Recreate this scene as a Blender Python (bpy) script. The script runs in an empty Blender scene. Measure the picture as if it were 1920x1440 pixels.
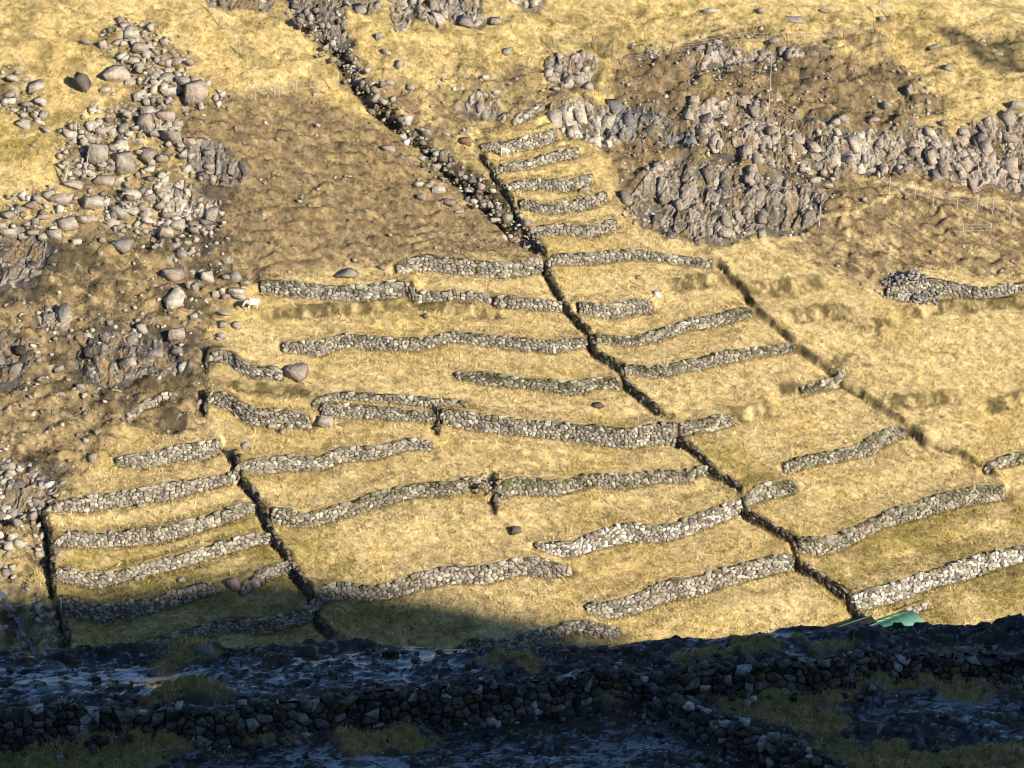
import bpy, bmesh, math, random
import numpy as np
from mathutils import Vector

# ------------------------------------------------------------------ camera, sky, sun, exposure
SC = bpy.context.scene
COL = SC.collection
F_PX = 4534.0                      # focal length in pixels of a 1920 px wide frame (85 mm on 36 mm)
PITCH = math.radians(20.0)
CAM = np.array([0.0, 0.0, 60.0])
cam_data = bpy.data.cameras.new("camera")
cam_data.lens = 36.0 * F_PX / 1920.0
cam_data.sensor_width = 36.0
cam_data.clip_start = 1.0
cam_data.clip_end = 5000.0
cam = bpy.data.objects.new("camera", cam_data)
cam.location = CAM
cam.rotation_euler = (math.pi / 2 - PITCH, 0, 0)
COL.objects.link(cam)
SC.camera = cam

SUN_AZ = math.radians(46.0)        # to the right of straight behind the camera
SUN_EL = math.radians(21.0)
SUN = np.array([math.sin(SUN_AZ) * math.cos(SUN_EL), -math.cos(SUN_AZ) * math.cos(SUN_EL), math.sin(SUN_EL)])
w = bpy.data.worlds.new("World")
SC.world = w
w.use_nodes = True
nt = w.node_tree
bg = nt.nodes["Background"]
sky = nt.nodes.new("ShaderNodeTexSky")
sky.sky_type = 'NISHITA'
sky.sun_disc = False
sky.sun_elevation = SUN_EL
sky.sun_rotation = math.atan2(SUN[0], SUN[1])
sky.altitude = 100
sky.dust_density = 0.2
sky.ozone_density = 4.5
nt.links.new(sky.outputs[0], bg.inputs[0])
bg.inputs[1].default_value = 0.105
sl = bpy.data.lights.new("sun", 'SUN')
sl.energy = 4.9
sl.angle = math.radians(0.5)
sl.color = (1.0, 0.93, 0.82)
so = bpy.data.objects.new("sun", sl)
so.rotation_euler = Vector(SUN).to_track_quat('Z', 'Y').to_euler()
so.location = (120, -150, 120)
COL.objects.link(so)
SC.view_settings.view_transform = 'Standard'
SC.view_settings.look = 'None'
SC.view_settings.exposure = 0.7
SC.cycles.filter_width = 1.0
SC.view_settings.gamma = 1.0
SC.cycles.max_bounces = 4
SC.cycles.diffuse_bounces = 2
SC.cycles.glossy_bounces = 2

random.seed(5)
RNG = np.random.default_rng(11)

# ------------------------------------------------------------------ numeric helpers
FWD = np.array([0, math.cos(PITCH), -math.sin(PITCH)])
UPV = np.array([0, math.sin(PITCH), math.cos(PITCH)])


def ray(u, v):
    u = np.asarray(u, float); v = np.asarray(v, float)
    d = FWD[None, :] + np.stack([(u - 960) / F_PX, np.zeros_like(u), np.zeros_like(u)], -1) + ((720 - v) / F_PX)[:, None] * UPV[None, :]
    return d


def project(x, y, z):
    dy = y - CAM[1]; dz = z - CAM[2]
    dep = dy * FWD[1] + dz * FWD[2]
    return 960 + F_PX * (x - CAM[0]) / dep, 720 - F_PX * (dy * UPV[1] + dz * UPV[2]) / dep


def unproject(u, v, hf, t0=40, t1=330, steps=1400):
    """First hit of the pixel's ray with the height function hf(x, y)."""
    u = np.atleast_1d(np.asarray(u, float)); v = np.atleast_1d(np.asarray(v, float))
    d = ray(u, v)
    ts = np.linspace(t0, t1, steps)
    hit = np.full(u.shape, t1); done = np.zeros(u.shape, bool)
    prev = None
    for t in ts:
        p = CAM + d * t
        g = p[:, 2] - hf(p[:, 0], p[:, 1])
        if prev is not None:
            new = (~done) & (g <= 0)
            if new.any():
                a = prev[new] / (prev[new] - g[new] + 1e-9)
                hit[new] = t - (ts[1] - ts[0]) * (1 - a)
                done |= new
        prev = g
        if done.all():
            break
    return CAM + d * hit[:, None]


def vnoise(x, y, seed):
    tab = np.random.default_rng(seed).random((256, 256))
    xi = np.floor(x).astype(int); yi = np.floor(y).astype(int)
    fx = x - xi; fy = y - yi
    fx = fx * fx * (3 - 2 * fx); fy = fy * fy * (3 - 2 * fy)
    a = tab[xi & 255, yi & 255]; b = tab[(xi + 1) & 255, yi & 255]
    c = tab[xi & 255, (yi + 1) & 255]; d = tab[(xi + 1) & 255, (yi + 1) & 255]
    return (a * (1 - fx) + b * fx) * (1 - fy) + (c * (1 - fx) + d * fx) * fy - 0.5


def fbm(x, y, seed, octv=4, gain=0.5):
    s = np.zeros_like(x, dtype=float); amp = 1.0; f = 1.0
    for k in range(octv):
        c, sn = math.cos(k * 1.1 + 0.4), math.sin(k * 1.1 + 0.4)
        s += amp * vnoise((x * c - y * sn) * f + 13.7 * k, (x * sn + y * c) * f + 7.1 * k, seed + k)
        amp *= gain; f *= 2.03
    return s


def worley(x, y, seed):
    """distance to the nearest and second nearest point of a jittered lattice, and the nearest cell's random number"""
    r = np.random.default_rng(seed)
    jx = r.random((128, 128)); jy = r.random((128, 128)); idt = r.random((128, 128))
    xi = np.floor(x).astype(int); yi = np.floor(y).astype(int)
    f1 = np.full(x.shape, 9.0); f2 = np.full(x.shape, 9.0); cid = np.zeros(x.shape)
    for dx in (-1, 0, 1):
        for dy in (-1, 0, 1):
            cx = xi + dx; cy = yi + dy
            d = np.hypot(cx + jx[cx & 127, cy & 127] - x, cy + jy[cx & 127, cy & 127] - y)
            closer = d < f1
            f2 = np.where(closer, f1, np.minimum(f2, d))
            cid = np.where(closer, idt[cx & 127, cy & 127], cid)
            f1 = np.where(closer, d, f1)
    return f1, f2, cid


def facets(x, y, seed, tilt):
    """height of tilted flat facets, one per cell of a jittered lattice, with the crack distance and the cell's number"""
    r = np.random.default_rng(seed)
    jx = r.uniform(.1, .9, (128, 128)); jy = r.uniform(.1, .9, (128, 128)); idt = r.random((128, 128))
    tx = r.uniform(-1, 1, (128, 128)); ty = r.uniform(-1, 1, (128, 128))
    xi = np.floor(x).astype(int); yi = np.floor(y).astype(int)
    f1 = np.full(x.shape, 9.0); f2 = np.full(x.shape, 9.0); cid = np.zeros(x.shape); hh = np.zeros(x.shape)
    for dx in (-1, 0, 1):
        for dy in (-1, 0, 1):
            cx = xi + dx; cy = yi + dy; a = cx & 127; b = cy & 127
            ux = x - cx - jx[a, b]; uy = y - cy - jy[a, b]
            d = np.maximum(np.abs(ux), np.abs(uy)) * 0.6 + 0.4 * np.hypot(ux, uy)
            closer = d < f1
            f2 = np.where(closer, f1, np.minimum(f2, d))
            cid = np.where(closer, idt[a, b], cid)
            hh = np.where(closer, idt[a, b] - 0.5 + tilt * (tx[a, b] * ux + ty[a, b] * uy), hh)
            f1 = np.where(closer, d, f1)
    return hh, f2 - f1, cid


def sstep(a, b, x):
    t = np.clip((x - a) / (b - a), 0, 1)
    return t * t * (3 - 2 * t)


def in_poly(U, V, poly):
    inside = np.zeros(U.shape, bool)
    n = len(poly)
    for i in range(n):
        x1, y1 = poly[i]; x2, y2 = poly[(i + 1) % n]
        if y1 == y2:
            continue
        c = ((y1 > V) != (y2 > V)) & (U < (x2 - x1) * (V - y1) / (y2 - y1) + x1)
        inside ^= c
    return inside


def line_dist(U, V, pts):
    best = np.full(U.shape, 1e9)
    for (ax, ay), (bx, by) in zip(pts[:-1], pts[1:]):
        dx, dy = bx - ax, by - ay
        t = np.clip(((U - ax) * dx + (V - ay) * dy) / (dx * dx + dy * dy), 0, 1)
        best = np.minimum(best, np.hypot(U - ax - t * dx, V - ay - t * dy))
    return best


# ------------------------------------------------------------------ mesh helpers
def mesh_np(name, verts, faces, mat, col=None, parent=None, smooth=False, extra=None):
    me = bpy.data.meshes.new(name)
    verts = np.ascontiguousarray(verts, dtype=np.float32); faces = np.ascontiguousarray(faces, dtype=np.int32)
    k = faces.shape[1]
    me.vertices.add(len(verts)); me.vertices.foreach_set('co', verts.ravel())
    me.loops.add(faces.size); me.loops.foreach_set('vertex_index', faces.ravel())
    me.polygons.add(len(faces)); me.polygons.foreach_set('loop_start', np.arange(0, faces.size, k, dtype=np.int32))
    if smooth:
        me.polygons.foreach_set('use_smooth', np.ones(len(faces), bool))
    me.update(calc_edges=True)
    if col is not None:
        a = me.attributes.new('tint', 'FLOAT_COLOR', 'POINT')
        c4 = np.ones((len(verts), 4), np.float32); c4[:, :3] = col
        a.data.foreach_set('color', c4.ravel())
    if extra is not None:
        for nm, arr in extra.items():
            a = me.attributes.new(nm, 'FLOAT', 'POINT')
            a.data.foreach_set('value', np.ascontiguousarray(arr, dtype=np.float32))
    me.materials.append(mat)
    o = bpy.data.objects.new(name, me)
    COL.objects.link(o)
    if parent is not None:
        o.parent = parent
    return o


def tag(o, label=None, cat=None, group=None, kind=None):
    if label: o['label'] = label
    if cat: o['category'] = cat
    if group: o['group'] = group
    if kind: o['kind'] = kind
    return o


def empty(name, loc, rz=0.0):
    o = bpy.data.objects.new(name, None)
    o.empty_display_size = 0.3
    o.location = loc; o.rotation_euler = (0, 0, rz)
    COL.objects.link(o)
    return o


def grid_faces(nx, ny):
    i = np.arange(nx - 1)[:, None] * ny + np.arange(ny - 1)[None, :]
    i = i.ravel()
    return np.stack([i, i + ny, i + ny + 1, i + 1], -1)


# ------------------------------------------------------------------ materials
def material(name, base=None, rough=0.9, var=0.25, scale=6.0, bump=0.3, bscale=25.0, bdist=0.03, spec=0.3, use_tint=True,
             second=None, second_scale=9.0, second_amt=0.0, wet=None):
    m = bpy.data.materials.new(name)
    m.use_nodes = True
    n = m.node_tree.nodes; l = m.node_tree.links
    b = n['Principled BSDF']
    b.inputs['Roughness'].default_value = rough
    b.inputs['Specular IOR Level'].default_value = spec
    tc = n.new('ShaderNodeTexCoord')
    no = n.new('ShaderNodeTexNoise'); no.inputs['Scale'].default_value = scale; no.inputs['Detail'].default_value = 5; no.inputs['Roughness'].default_value = 0.7
    l.new(tc.outputs['Object'], no.inputs['Vector'])
    mr = n.new('ShaderNodeMapRange'); mr.inputs['From Min'].default_value = 0.3; mr.inputs['From Max'].default_value = 0.7
    mr.inputs['To Min'].default_value = 1 - var; mr.inputs['To Max'].default_value = 1 + var
    l.new(no.outputs['Fac'], mr.inputs['Value'])
    if use_tint:
        at = n.new('ShaderNodeAttribute'); at.attribute_name = 'tint'; src = at.outputs['Color']
    else:
        rgb = n.new('ShaderNodeRGB'); rgb.outputs[0].default_value = (*base, 1); src = rgb.outputs[0]
    if second is not None:
        n2 = n.new('ShaderNodeTexNoise'); n2.inputs['Scale'].default_value = second_scale; n2.inputs['Detail'].default_value = 6; n2.inputs['Roughness'].default_value = 0.65
        l.new(tc.outputs['Object'], n2.inputs['Vector'])
        r2 = n.new('ShaderNodeMapRange'); r2.inputs['From Min'].default_value = 0.56; r2.inputs['From Max'].default_value = 0.66
        r2.inputs['To Max'].default_value = second_amt
        l.new(n2.outputs['Fac'], r2.inputs['Value'])
        mx = n.new('ShaderNodeMix'); mx.data_type = 'RGBA'
        l.new(r2.outputs[0], mx.inputs[0]); l.new(src, mx.inputs[6]); mx.inputs[7].default_value = (*second, 1)
        src = mx.outputs[2]
    mul = n.new('ShaderNodeVectorMath'); mul.operation = 'SCALE'
    l.new(src, mul.inputs[0]); l.new(mr.outputs[0], mul.inputs['Scale'])
    l.new(mul.outputs[0], b.inputs['Base Color'])
    if bump:
        nb = n.new('ShaderNodeTexNoise'); nb.inputs['Scale'].default_value = bscale; nb.inputs['Detail'].default_value = 4
        l.new(tc.outputs['Object'], nb.inputs['Vector'])
        bp = n.new('ShaderNodeBump'); bp.inputs['Strength'].default_value = bump; bp.inputs['Distance'].default_value = bdist
        l.new(nb.outputs['Fac'], bp.inputs['Height']); l.new(bp.outputs[0], b.inputs['Normal'])
        if wet is not None:
            ab = n.new('ShaderNodeAttribute'); ab.attribute_name = 'wet'
            rb = n.new('ShaderNodeMapRange'); rb.inputs['To Min'].default_value = bump; rb.inputs['To Max'].default_value = 0.4
            l.new(ab.outputs['Fac'], rb.inputs['Value']); l.new(rb.outputs[0], bp.inputs['Strength'])
    if wet is not None:
        aw = n.new('ShaderNodeAttribute'); aw.attribute_name = 'wet'
        rw = n.new('ShaderNodeMapRange'); rw.inputs['To Min'].default_value = rough; rw.inputs['To Max'].default_value = wet
        l.new(aw.outputs['Fac'], rw.inputs['Value']); l.new(rw.outputs[0], b.inputs['Roughness'])
        l.new(aw.outputs['Fac'], b.inputs['Coat Weight']); b.inputs['Coat Roughness'].default_value = 0.10; b.inputs['Coat IOR'].default_value = 1.5
        rs = n.new('ShaderNodeMapRange'); rs.inputs['To Min'].default_value = spec; rs.inputs['To Max'].default_value = 1.0
        l.new(aw.outputs['Fac'], rs.inputs['Value']); l.new(rs.outputs[0], b.inputs['Specular IOR Level'])
    return m


M_HILL = material('hillside_turf', rough=0.95, var=0.22, scale=5.0, bump=0.6, bscale=14.0, bdist=0.06, spec=0.1)
M_GRASS = material('dry_grass', rough=0.8, var=0.15, scale=1.5, bump=0, spec=0.15)
M_STONE = material('dry_stone', rough=0.92, var=0.30, scale=7.0, bump=0.5, bscale=18.0, bdist=0.04, spec=0.2,
                   second=(0.46, 0.41, 0.33), second_scale=5.0, second_amt=0.5)
M_BOULDER = material('boulder_rock', rough=0.92, var=0.45, scale=3.0, bump=1.0, bscale=6.0, bdist=0.12, spec=0.2,
                     second=(0.15, 0.125, 0.10), second_scale=5.0, second_amt=0.45)
M_ROCK = material('cracked_basalt', rough=0.9, var=0.4, scale=3.5, bump=1.0, bscale=6.0, bdist=0.12, spec=0.25,
                  second=(0.38, 0.33, 0.26), second_scale=3.0, second_amt=0.4)
M_FSTONE = material('shaded_wall_stone', rough=0.85, var=0.65, scale=5.0, bump=0.8, bscale=14.0, bdist=0.05, spec=0.2,
                    second=(0.24, 0.25, 0.23), second_scale=7.0, second_amt=0.8)
M_WET = material('wet_ledge_rock', rough=0.8, var=0.5, scale=4.0, bump=0.45, bscale=6.0, bdist=0.04, spec=0.15, wet=0.22)
M_EARTH = material('earth_core', base=(0.035, 0.028, 0.02), use_tint=False, rough=1.0, var=0.4, bump=0.4)
M_WOOD = material('weathered_wood', base=(0.44, 0.40, 0.33), use_tint=False, rough=0.8, var=0.2, scale=20, bump=0.2)
M_WIRE = material('fence_wire', base=(0.30, 0.28, 0.26), use_tint=False, rough=0.5, var=0.1, bump=0)
M_WOOL = material('wool', base=(0.80, 0.72, 0.56), use_tint=False, rough=1.0, var=0.15, scale=12, bump=1.0, bscale=30, bdist=0.05, spec=0.05)
M_ROOF = material('green_sheet_roof', base=(0.24, 0.52, 0.30), use_tint=False, rough=0.55, var=0.12, scale=1.5, bump=0.05)
M_TRIM = material('dark_green_trim', base=(0.03, 0.07, 0.05), use_tint=False, rough=0.6, var=0.1, bump=0)
M_SHADEROOF = material('shade_dark_roof', base=(0.035, 0.032, 0.02), use_tint=False, rough=0.9, var=0.5, scale=5, bump=0.4)  # near-black roof colour stands in for shade
M_WALLB = material('shed_boards', base=(0.10, 0.075, 0.05), use_tint=False, rough=0.8, var=0.2, bump=0.2)
M_WATER = material('stream_water', base=(0.12, 0.14, 0.16), use_tint=False, rough=0.15, var=0.6, scale=8, bump=0.8, bscale=12, spec=0.7)

# ------------------------------------------------------------------ data traced from the photograph: (u, v_top, v_bottom)
WALLS = [
 # name-ish label, points
 ("long rough grey drystone wall highest on the left, below the brown heather slope", [(740,476,498),(800,478,505),(870,481,512),(940,482,509),(1018,478,503)]),
 ("long stone wall with a taller squared block in its middle, just right of the standing sheep", [(488,521,546),(560,528,553),(640,530,555),(680,521,552),(770,521,552),(778,534,553),(850,540,553),(922,545,553)]),
 ("short stone wall against the gully, continuing the wall with the taller squared block", [(924,549,566),(960,551,571),(1000,550,569),(1054,549,560)]),
 ("long wavy stone wall with a dip in its middle, two terraces below the heather slope", [(527,627,637),(600,623,645),(640,620,643),(690,623,647),(727,633,653),(753,636,652),(790,624,641),(840,620,634),(907,627,643),(973,630,650),(1040,630,648),(1103,624,641)]),
 ("short broken stone wall ending at the big lone boulder, left edge of the terraces", [(388,657,672),(433,657,683),(467,672,693),(500,672,689),(530,680,692)]),
 ("thin mossy stone wall sagging toward the gully above the tallest wall", [(853,680,688),(900,682,702),(940,692,707),(1007,700,717),(1073,702,722),(1123,702,720),(1162,696,718)]),
 ("tumbled stone wall slanting down to the right with fallen stones at its foot", [(387,728,748),(427,734,770),(467,746,782),(507,760,790),(540,758,786),(582,768,793)]),
 ("low thin row of pale wall stones above the middle wall left of the tallest wall", [(583,738,746),(640,733,746),(690,737,748),(740,738,753),(807,745,758),(875,747,755)]),
 ("mid height stone wall running into the left end of the tallest wall", [(600,753,773),(640,752,777),(723,757,777),(765,763,778),(820,768,782)]),
 ("tallest and longest stone wall, a broad curved face in the middle of the terraces", [(824,772,792),(850,770,802),(907,773,805),(973,779,808),(1040,783,814),(1090,785,821),(1173,789,825),(1240,784,827),(1268,782,827)]),
 ("short mossy stone wall rising to the right from the tallest wall across the ditch", [(1272,785,808),(1330,775,798),(1372,770,783)]),
 ("straight pale stone wall starting at a dark gap, directly below the tumbled stones", [(442,858,878),(483,853,877),(533,848,873),(600,840,863),(640,833,857),(707,820,839),(757,817,832),(808,816,827)]),
 ("long stone wall ending at the collapsed gap beside the mossy wall", [(508,952,980),(570,943,969),(640,930,953),(707,917,940),(773,903,924),(840,888,911),(900,882,896)]),
 ("stone wall with bright green moss at its left end beside the collapsed gap", [(930,898,924),(973,895,925),(1040,887,913),(1107,880,902),(1173,877,898),(1240,873,893),(1280,870,885),(1325,865,879)]),
 ("pale stone wall with lichen pointing left toward the lone rock in the field", [(1003,1010,1020),(1057,1001,1025),(1107,993,1022),(1173,978,1010),(1240,965,993),(1300,948,975),(1350,934,960),(1387,924,947)]),
 ("very short dark mossy wall with a square end, just right of the ditch", [(1391,911,938),(1430,898,927),(1480,887,913),(1494,889,904)]),
 ("long even stone wall half in shadow at its left end, with a pointed right end", [(587,1097,1120),(640,1088,1117),(707,1082,1104),(773,1070,1097),(840,1060,1087),(907,1048,1077),(973,1034,1063),(1017,1028,1063),(1057,1036,1052),(1078,1043,1049)]),
 ("tall stone wall rising to the right up to the ditch, lowest full wall in the sun", [(1097,1133,1141),(1140,1120,1147),(1207,1094,1130),(1257,1074,1113),(1280,1070,1108),(1347,1057,1086),(1413,1038,1070),(1488,1020,1048)]),
 ("long mossy stone wall right of the ditch, climbing to a square end near the right edge", [(1493,1012,1038),(1530,1000,1032),(1580,980,1010),(1650,960,984),(1700,945,972),(1747,928,957),(1813,903,932),(1882,886,914)]),
 ("white lichen covered stone wall at the right edge above the green roof", [(1593,1106,1130),(1613,1103,1135),(1663,1088,1120),(1713,1062,1097),(1763,1055,1084),(1813,1043,1080),(1863,1027,1062),(1925,1016,1040)]),
 ("tiny stub of stone wall directly above the green roof", [(1690,1118,1137),(1737,1102,1114)]),
 ("stone wall partly in shadow, lowest one above the dark ridge in the middle", [(845,1207,1220),(887,1190,1208),(940,1187,1212),(1007,1173,1192),(1073,1163,1182),(1120,1154,1177),(1163,1160,1167)]),
 ("short bulging stone wall topmost of the lower left terraces", [(217,850,863),(267,833,858),(333,825,854),(380,818,848),(412,817,843)]),
 ("long pale stone wall, second from the top of the lower left terraces", [(73,950,962),(113,931,956),(200,914,941),(300,897,927),(383,884,907),(453,877,886)]),
 ("straight stone wall, third from the top of the lower left terraces", [(95,996,1024),(167,988,1016),(300,970,999),(367,958,985),(430,943,966),(482,930,943)]),
 ("bright straight stone wall just above the shadow line on the lower left terraces", [(103,1067,1098),(167,1058,1087),(233,1047,1069),(300,1034,1060),(367,1014,1040),(433,1000,1023),(511,987,1000)]),
 ("stone wall crossing into the shadow on the lower left terraces, beside a thin post", [(117,1123,1160),(183,1117,1152),(267,1108,1138),(333,1100,1126),(383,1089,1108),(408,1090,1102)]),
 ("short blocky sunlit stone wall right of the big pinkish boulder", [(447,1080,1096),(483,1064,1088),(520,1051,1071),(551,1043,1063)]),
 ("fully shaded stone wall, last long one above the ridge at lower left", [(240,1190,1205),(300,1182,1203),(367,1168,1184),(433,1151,1174),(500,1142,1164),(567,1122,1148),(594,1119,1143)]),
 ("short shaded fragment of stone wall peeking above the dark ridge at lower left", [(553,1197,1212),(600,1190,1205),(632,1186,1200)]),
 ("short slanting ruined wall of loose stones on the brown slope left of the terraces", [(233,759,767),(267,747,759),(300,734,748),(333,725,738)]),
 ("short stone wall right of the gully, ending at a white stone", [(1083,570,588),(1140,563,587),(1190,555,579),(1222,552,572)]),
 ("thin mossy topped stone wall rising to the right, above the similar thin wall", [(1115,630,643),(1173,617,631),(1240,603,618),(1280,588,604),(1347,570,592),(1410,563,576)]),
 ("thin stone wall rising to the right with a dark mossy lip, below the similar thin wall", [(1170,684,699),(1223,677,691),(1280,662,678),(1347,650,666),(1413,640,651),(1490,629,639)]),
 ("short turf covered stone wall with a single white stone at its top end", [(1500,720,729),(1557,703,717),(1584,692,703)]),
 ("curved mossy stone wall alone in the fields at the right", [(1467,856,874),(1513,843,862),(1580,829,848),(1630,810,838),(1657,799,822),(1695,793,814)]),
 ("short mossy stone wall cut by the right edge, above the field with the square wall end", [(1843,864,878),(1880,854,869),(1925,842,857)]),
 ("long low pale stone wall at the right edge running from the rubble heap", [(1660,530,542),(1700,520,552),(1740,524,551),(1780,528,549),(1847,534,546),(1925,528,541)]),
 ("short broken stone wall above the six narrow upper terraces", [(958,207,219),(990,197,209),(1018,192,200)]),
 ("topmost wall of the narrow upper terraces, above the lying sheep", [(900,268,275),(940,257,272),(1007,243,264),(1042,236,256)]),
 ("second wall of the narrow upper terraces, just below the lying sheep", [(925,301,311),(973,295,308),(1023,288,301),(1084,278,291)]),
 ("third wall of the narrow upper terraces, above a single grey boulder", [(947,337,354),(1007,331,349),(1057,323,342),(1110,317,330)]),
 ("fourth wall of the narrow upper terraces, with its left end at the gully", [(973,373,390),(1023,373,389),(1090,365,384),(1137,358,375)]),
 ("tallest and lowest wall of the narrow upper terraces, below the four similar ones", [(993,416,434),(1057,415,437),(1107,410,432),(1155,405,418)]),
 ("low thin stone wall at the foot of the narrow upper terraces", [(1024,474,487),(1107,465,482),(1190,467,480),(1250,474,483),(1335,479,486)]),
]
# grassy steps without stone
BANKS = [
 [(1270,514,528),(1356,500,516)], [(1400,535,549),(1470,520,540),(1535,515,529)], [(1490,586,601),(1540,575,593),(1592,567,580)],
 [(1560,665,676),(1622,659,669)], [(1670,746,761),(1720,738,753),(1790,731,742)], [(1700,566,580),(1780,559,573),(1920,548,562)],
 [(495,562,575),(640,558,576),(780,557,575),(932,560,580)], [(400,711,723),(500,722,733),(600,733,742)], [(1372,765,780),(1440,745,765)],
 [(1467,722,731),(1500,720,730)], [(1620,598,613),(1665,592,604)], [(1860,752,762),(1925,735,748)], [(1330,60,70),(1440,45,56)],
 [(1090,60,68),(1180,45,55)], [(640,135,142),(700,150,160)],
]
# left-facing side steps: right-hand ground stands higher. (points, height)
STEPS = [
 ([(905,285),(925,310),(935,335),(950,360),(972,392),(992,432),(1020,472),(1030,505),(1060,562),(1085,592),(1108,628),(1116,648),(1165,690),(1176,712),(1210,750),(1242,776)], 0.6),
 ([(1275,815),(1330,868),(1386,918),(1392,945),(1440,985),(1491,1018),(1497,1045),(1550,1088),(1600,1130),(1625,1160)], 0.6),
 ([(440,840),(447,874)], 0.8), ([(449,880),(466,905),(484,928),(508,985),(512,1000),(545,1040),(584,1104),(598,1150),(640,1205)], 0.75),
 ([(80,960),(94,1000),(98,1030),(102,1098)], 1.2), ([(113,1120),(120,1166),(130,1200)], 0.8), ([(390,650),(387,680)], 0.4), ([(384,725),(386,755)], 0.5),
 ([(822,770),(822,796)], 0.5), ([(930,895),(930,945)], 0.5),
]
TURF_STEPS = [([(1335,478),(1345,490),(1400,545),(1420,570),(1490,630),(1580,700),(1640,750),(1705,798),(1730,812)], 0.75, 0.6),
              ([(1740,818),(1800,850),(1860,888)], 0.5, 0.5), ([(1655,520),(1640,505),(1600,490)][::-1], 0.3, 0.3)]
DITCHES = [
           ([(600,40),(650,125),(700,180),(760,240),(830,310),(900,375),(960,425),(1005,462)], 0.95, 0.45),
           ([(1650,20),(1700,60),(1740,110)], 0.5, 1.2), ([(0,1100),(20,1150),(45,1185),(70,1210)], 0.5, 0.8)]

# ------------------------------------------------------------------ the far hillside as a height field
TILT = 0.12


def hill_base(x, y):
    t = y - 150.0
    # softly steepening profile
    z = -13 + 0.47 * t + 0.11 * np.logaddexp(0, (t - 26) / 4.0) * 4.0 * 1.5
    z = z - TILT * x
    z = z - 0.28 * np.logaddexp(0, (y - 222) / 6.0) * 6.0
    z = z + 0.9 * np.sin(x * 0.07 + 1.0) * np.sin((y - 150) * 0.09)
    return z


STEP = 0.13
GX = np.arange(-60, 60, STEP); GY = np.arange(138, 232, STEP)
X, Y = np.meshgrid(GX, GY, indexing='ij')
ZB = hill_base(X, Y)
D = np.zeros_like(ZB)


def to_plan(pts_uv):
    a = np.array(pts_uv, float)
    P = unproject(a[:, 0], a[:, 1], hill_base, 130, 300, 500)
    return P


wall_paths = []
for (lab, pts) in WALLS:
    a = np.array(pts, float)
    P = to_plan([(p[0], 0.5 * (p[1] + p[2])) for p in pts])
    dep = (P - CAM) @ FWD
    h = (a[:, 2] - a[:, 1]) * dep / F_PX / math.cos(PITCH)
    wall_paths.append((P, h, a))
bank_paths = []
for pts in BANKS:
    a = np.array(pts, float)
    P = to_plan([(p[0], 0.5 * (p[1] + p[2])) for p in pts])
    dep = (P - CAM) @ FWD
    h = (a[:, 2] - a[:, 1]) * dep / F_PX / math.cos(PITCH) * 0.85
    bank_paths.append((P, h, a))


def gap_px(a, others, up):
    out = []
    for (u, vt, vb) in a:
        best = 95.0
        for b in others:
            if b is a or u < b[0, 0] - 5 or u > b[-1, 0] + 5:
                continue
            if up:
                g = vt - np.interp(u, b[:, 0], b[:, 2])
            else:
                g = np.interp(u, b[:, 0], b[:, 1]) - vb
            if 2 < g < best:
                best = g
        out.append(best)
    return float(np.median(out))


ALL_A = [p[2] for p in wall_paths] + [p[2] for p in bank_paths]


def sub(P, m):
    i0 = max(0, int((P[:, 0].min() - m - GX[0]) / STEP)); i1 = min(len(GX), int((P[:, 0].max() + m - GX[0]) / STEP) + 2)
    j0 = max(0, int((P[:, 1].min() - m - GY[0]) / STEP)); j1 = min(len(GY), int((P[:, 1].max() + m - GY[0]) / STEP) + 2)
    return slice(i0, i1), slice(j0, j1)


def path_field(P, vals, xs, ys):
    """signed distance (positive on the left of the path), value along it, overshoot past either end"""
    n = len(P) - 1
    best = np.full(xs.shape, 1e9); sg = np.zeros(xs.shape); val = np.zeros(xs.shape); over = np.zeros(xs.shape)
    for k in range(n):
        ax, ay = P[k][:2]; bx, by = P[k + 1][:2]
        dx, dy = bx - ax, by - ay; L = math.hypot(dx, dy) + 1e-9
        t = ((xs - ax) * dx + (ys - ay) * dy) / (L * L)
        tc = np.clip(t, 0, 1)
        perp = ((ys - ay) * dx - (xs - ax) * dy) / L
        ov = np.where(t > 1, (t - 1) * L if k == n - 1 else 0, np.where(t < 0, -t * L if k == 0 else 0, 0))
        d = np.hypot(xs - ax - tc * dx, ys - ay - tc * dy)
        m = d < best
        end = ov > 0
        s_here = np.where(end, perp, np.sign(perp) * d)
        best = np.where(m, d, best); sg = np.where(m, s_here, sg)
        val = np.where(m, vals[k] * (1 - tc) + vals[k + 1] * tc, val)
        over = np.where(m, ov, over)
    return sg, val, over


def add_terrace(P, h, a, ramp, taper):
    mpp = float(((P - CAM) @ FWD).mean()) / F_PX
    gu = gap_px(a, ALL_A, True) * mpp / 0.9; gd = gap_px(a, ALL_A, False) * mpp / 0.9
    hm = float(h.mean())
    Lu = max(gu / 2 + 0.2, hm * 0.85); Ld = max(gd / 2 + 0.2, hm * 0.85)
    si, sj = sub(P, max(Lu, Ld) + taper + 0.5)
    xs, ys = X[si, sj], Y[si, sj]
    s, v, ov = path_field(P, h, xs, ys)
    fall = np.where(s > 0, np.clip(1 - s / Lu, 0, 1), np.clip(1 + s / Ld, 0, 1))
    D[si, sj] += np.clip(s / ramp, -1, 1) * v * 0.5 * fall * np.clip(1 - ov / taper, 0, 1)


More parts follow.
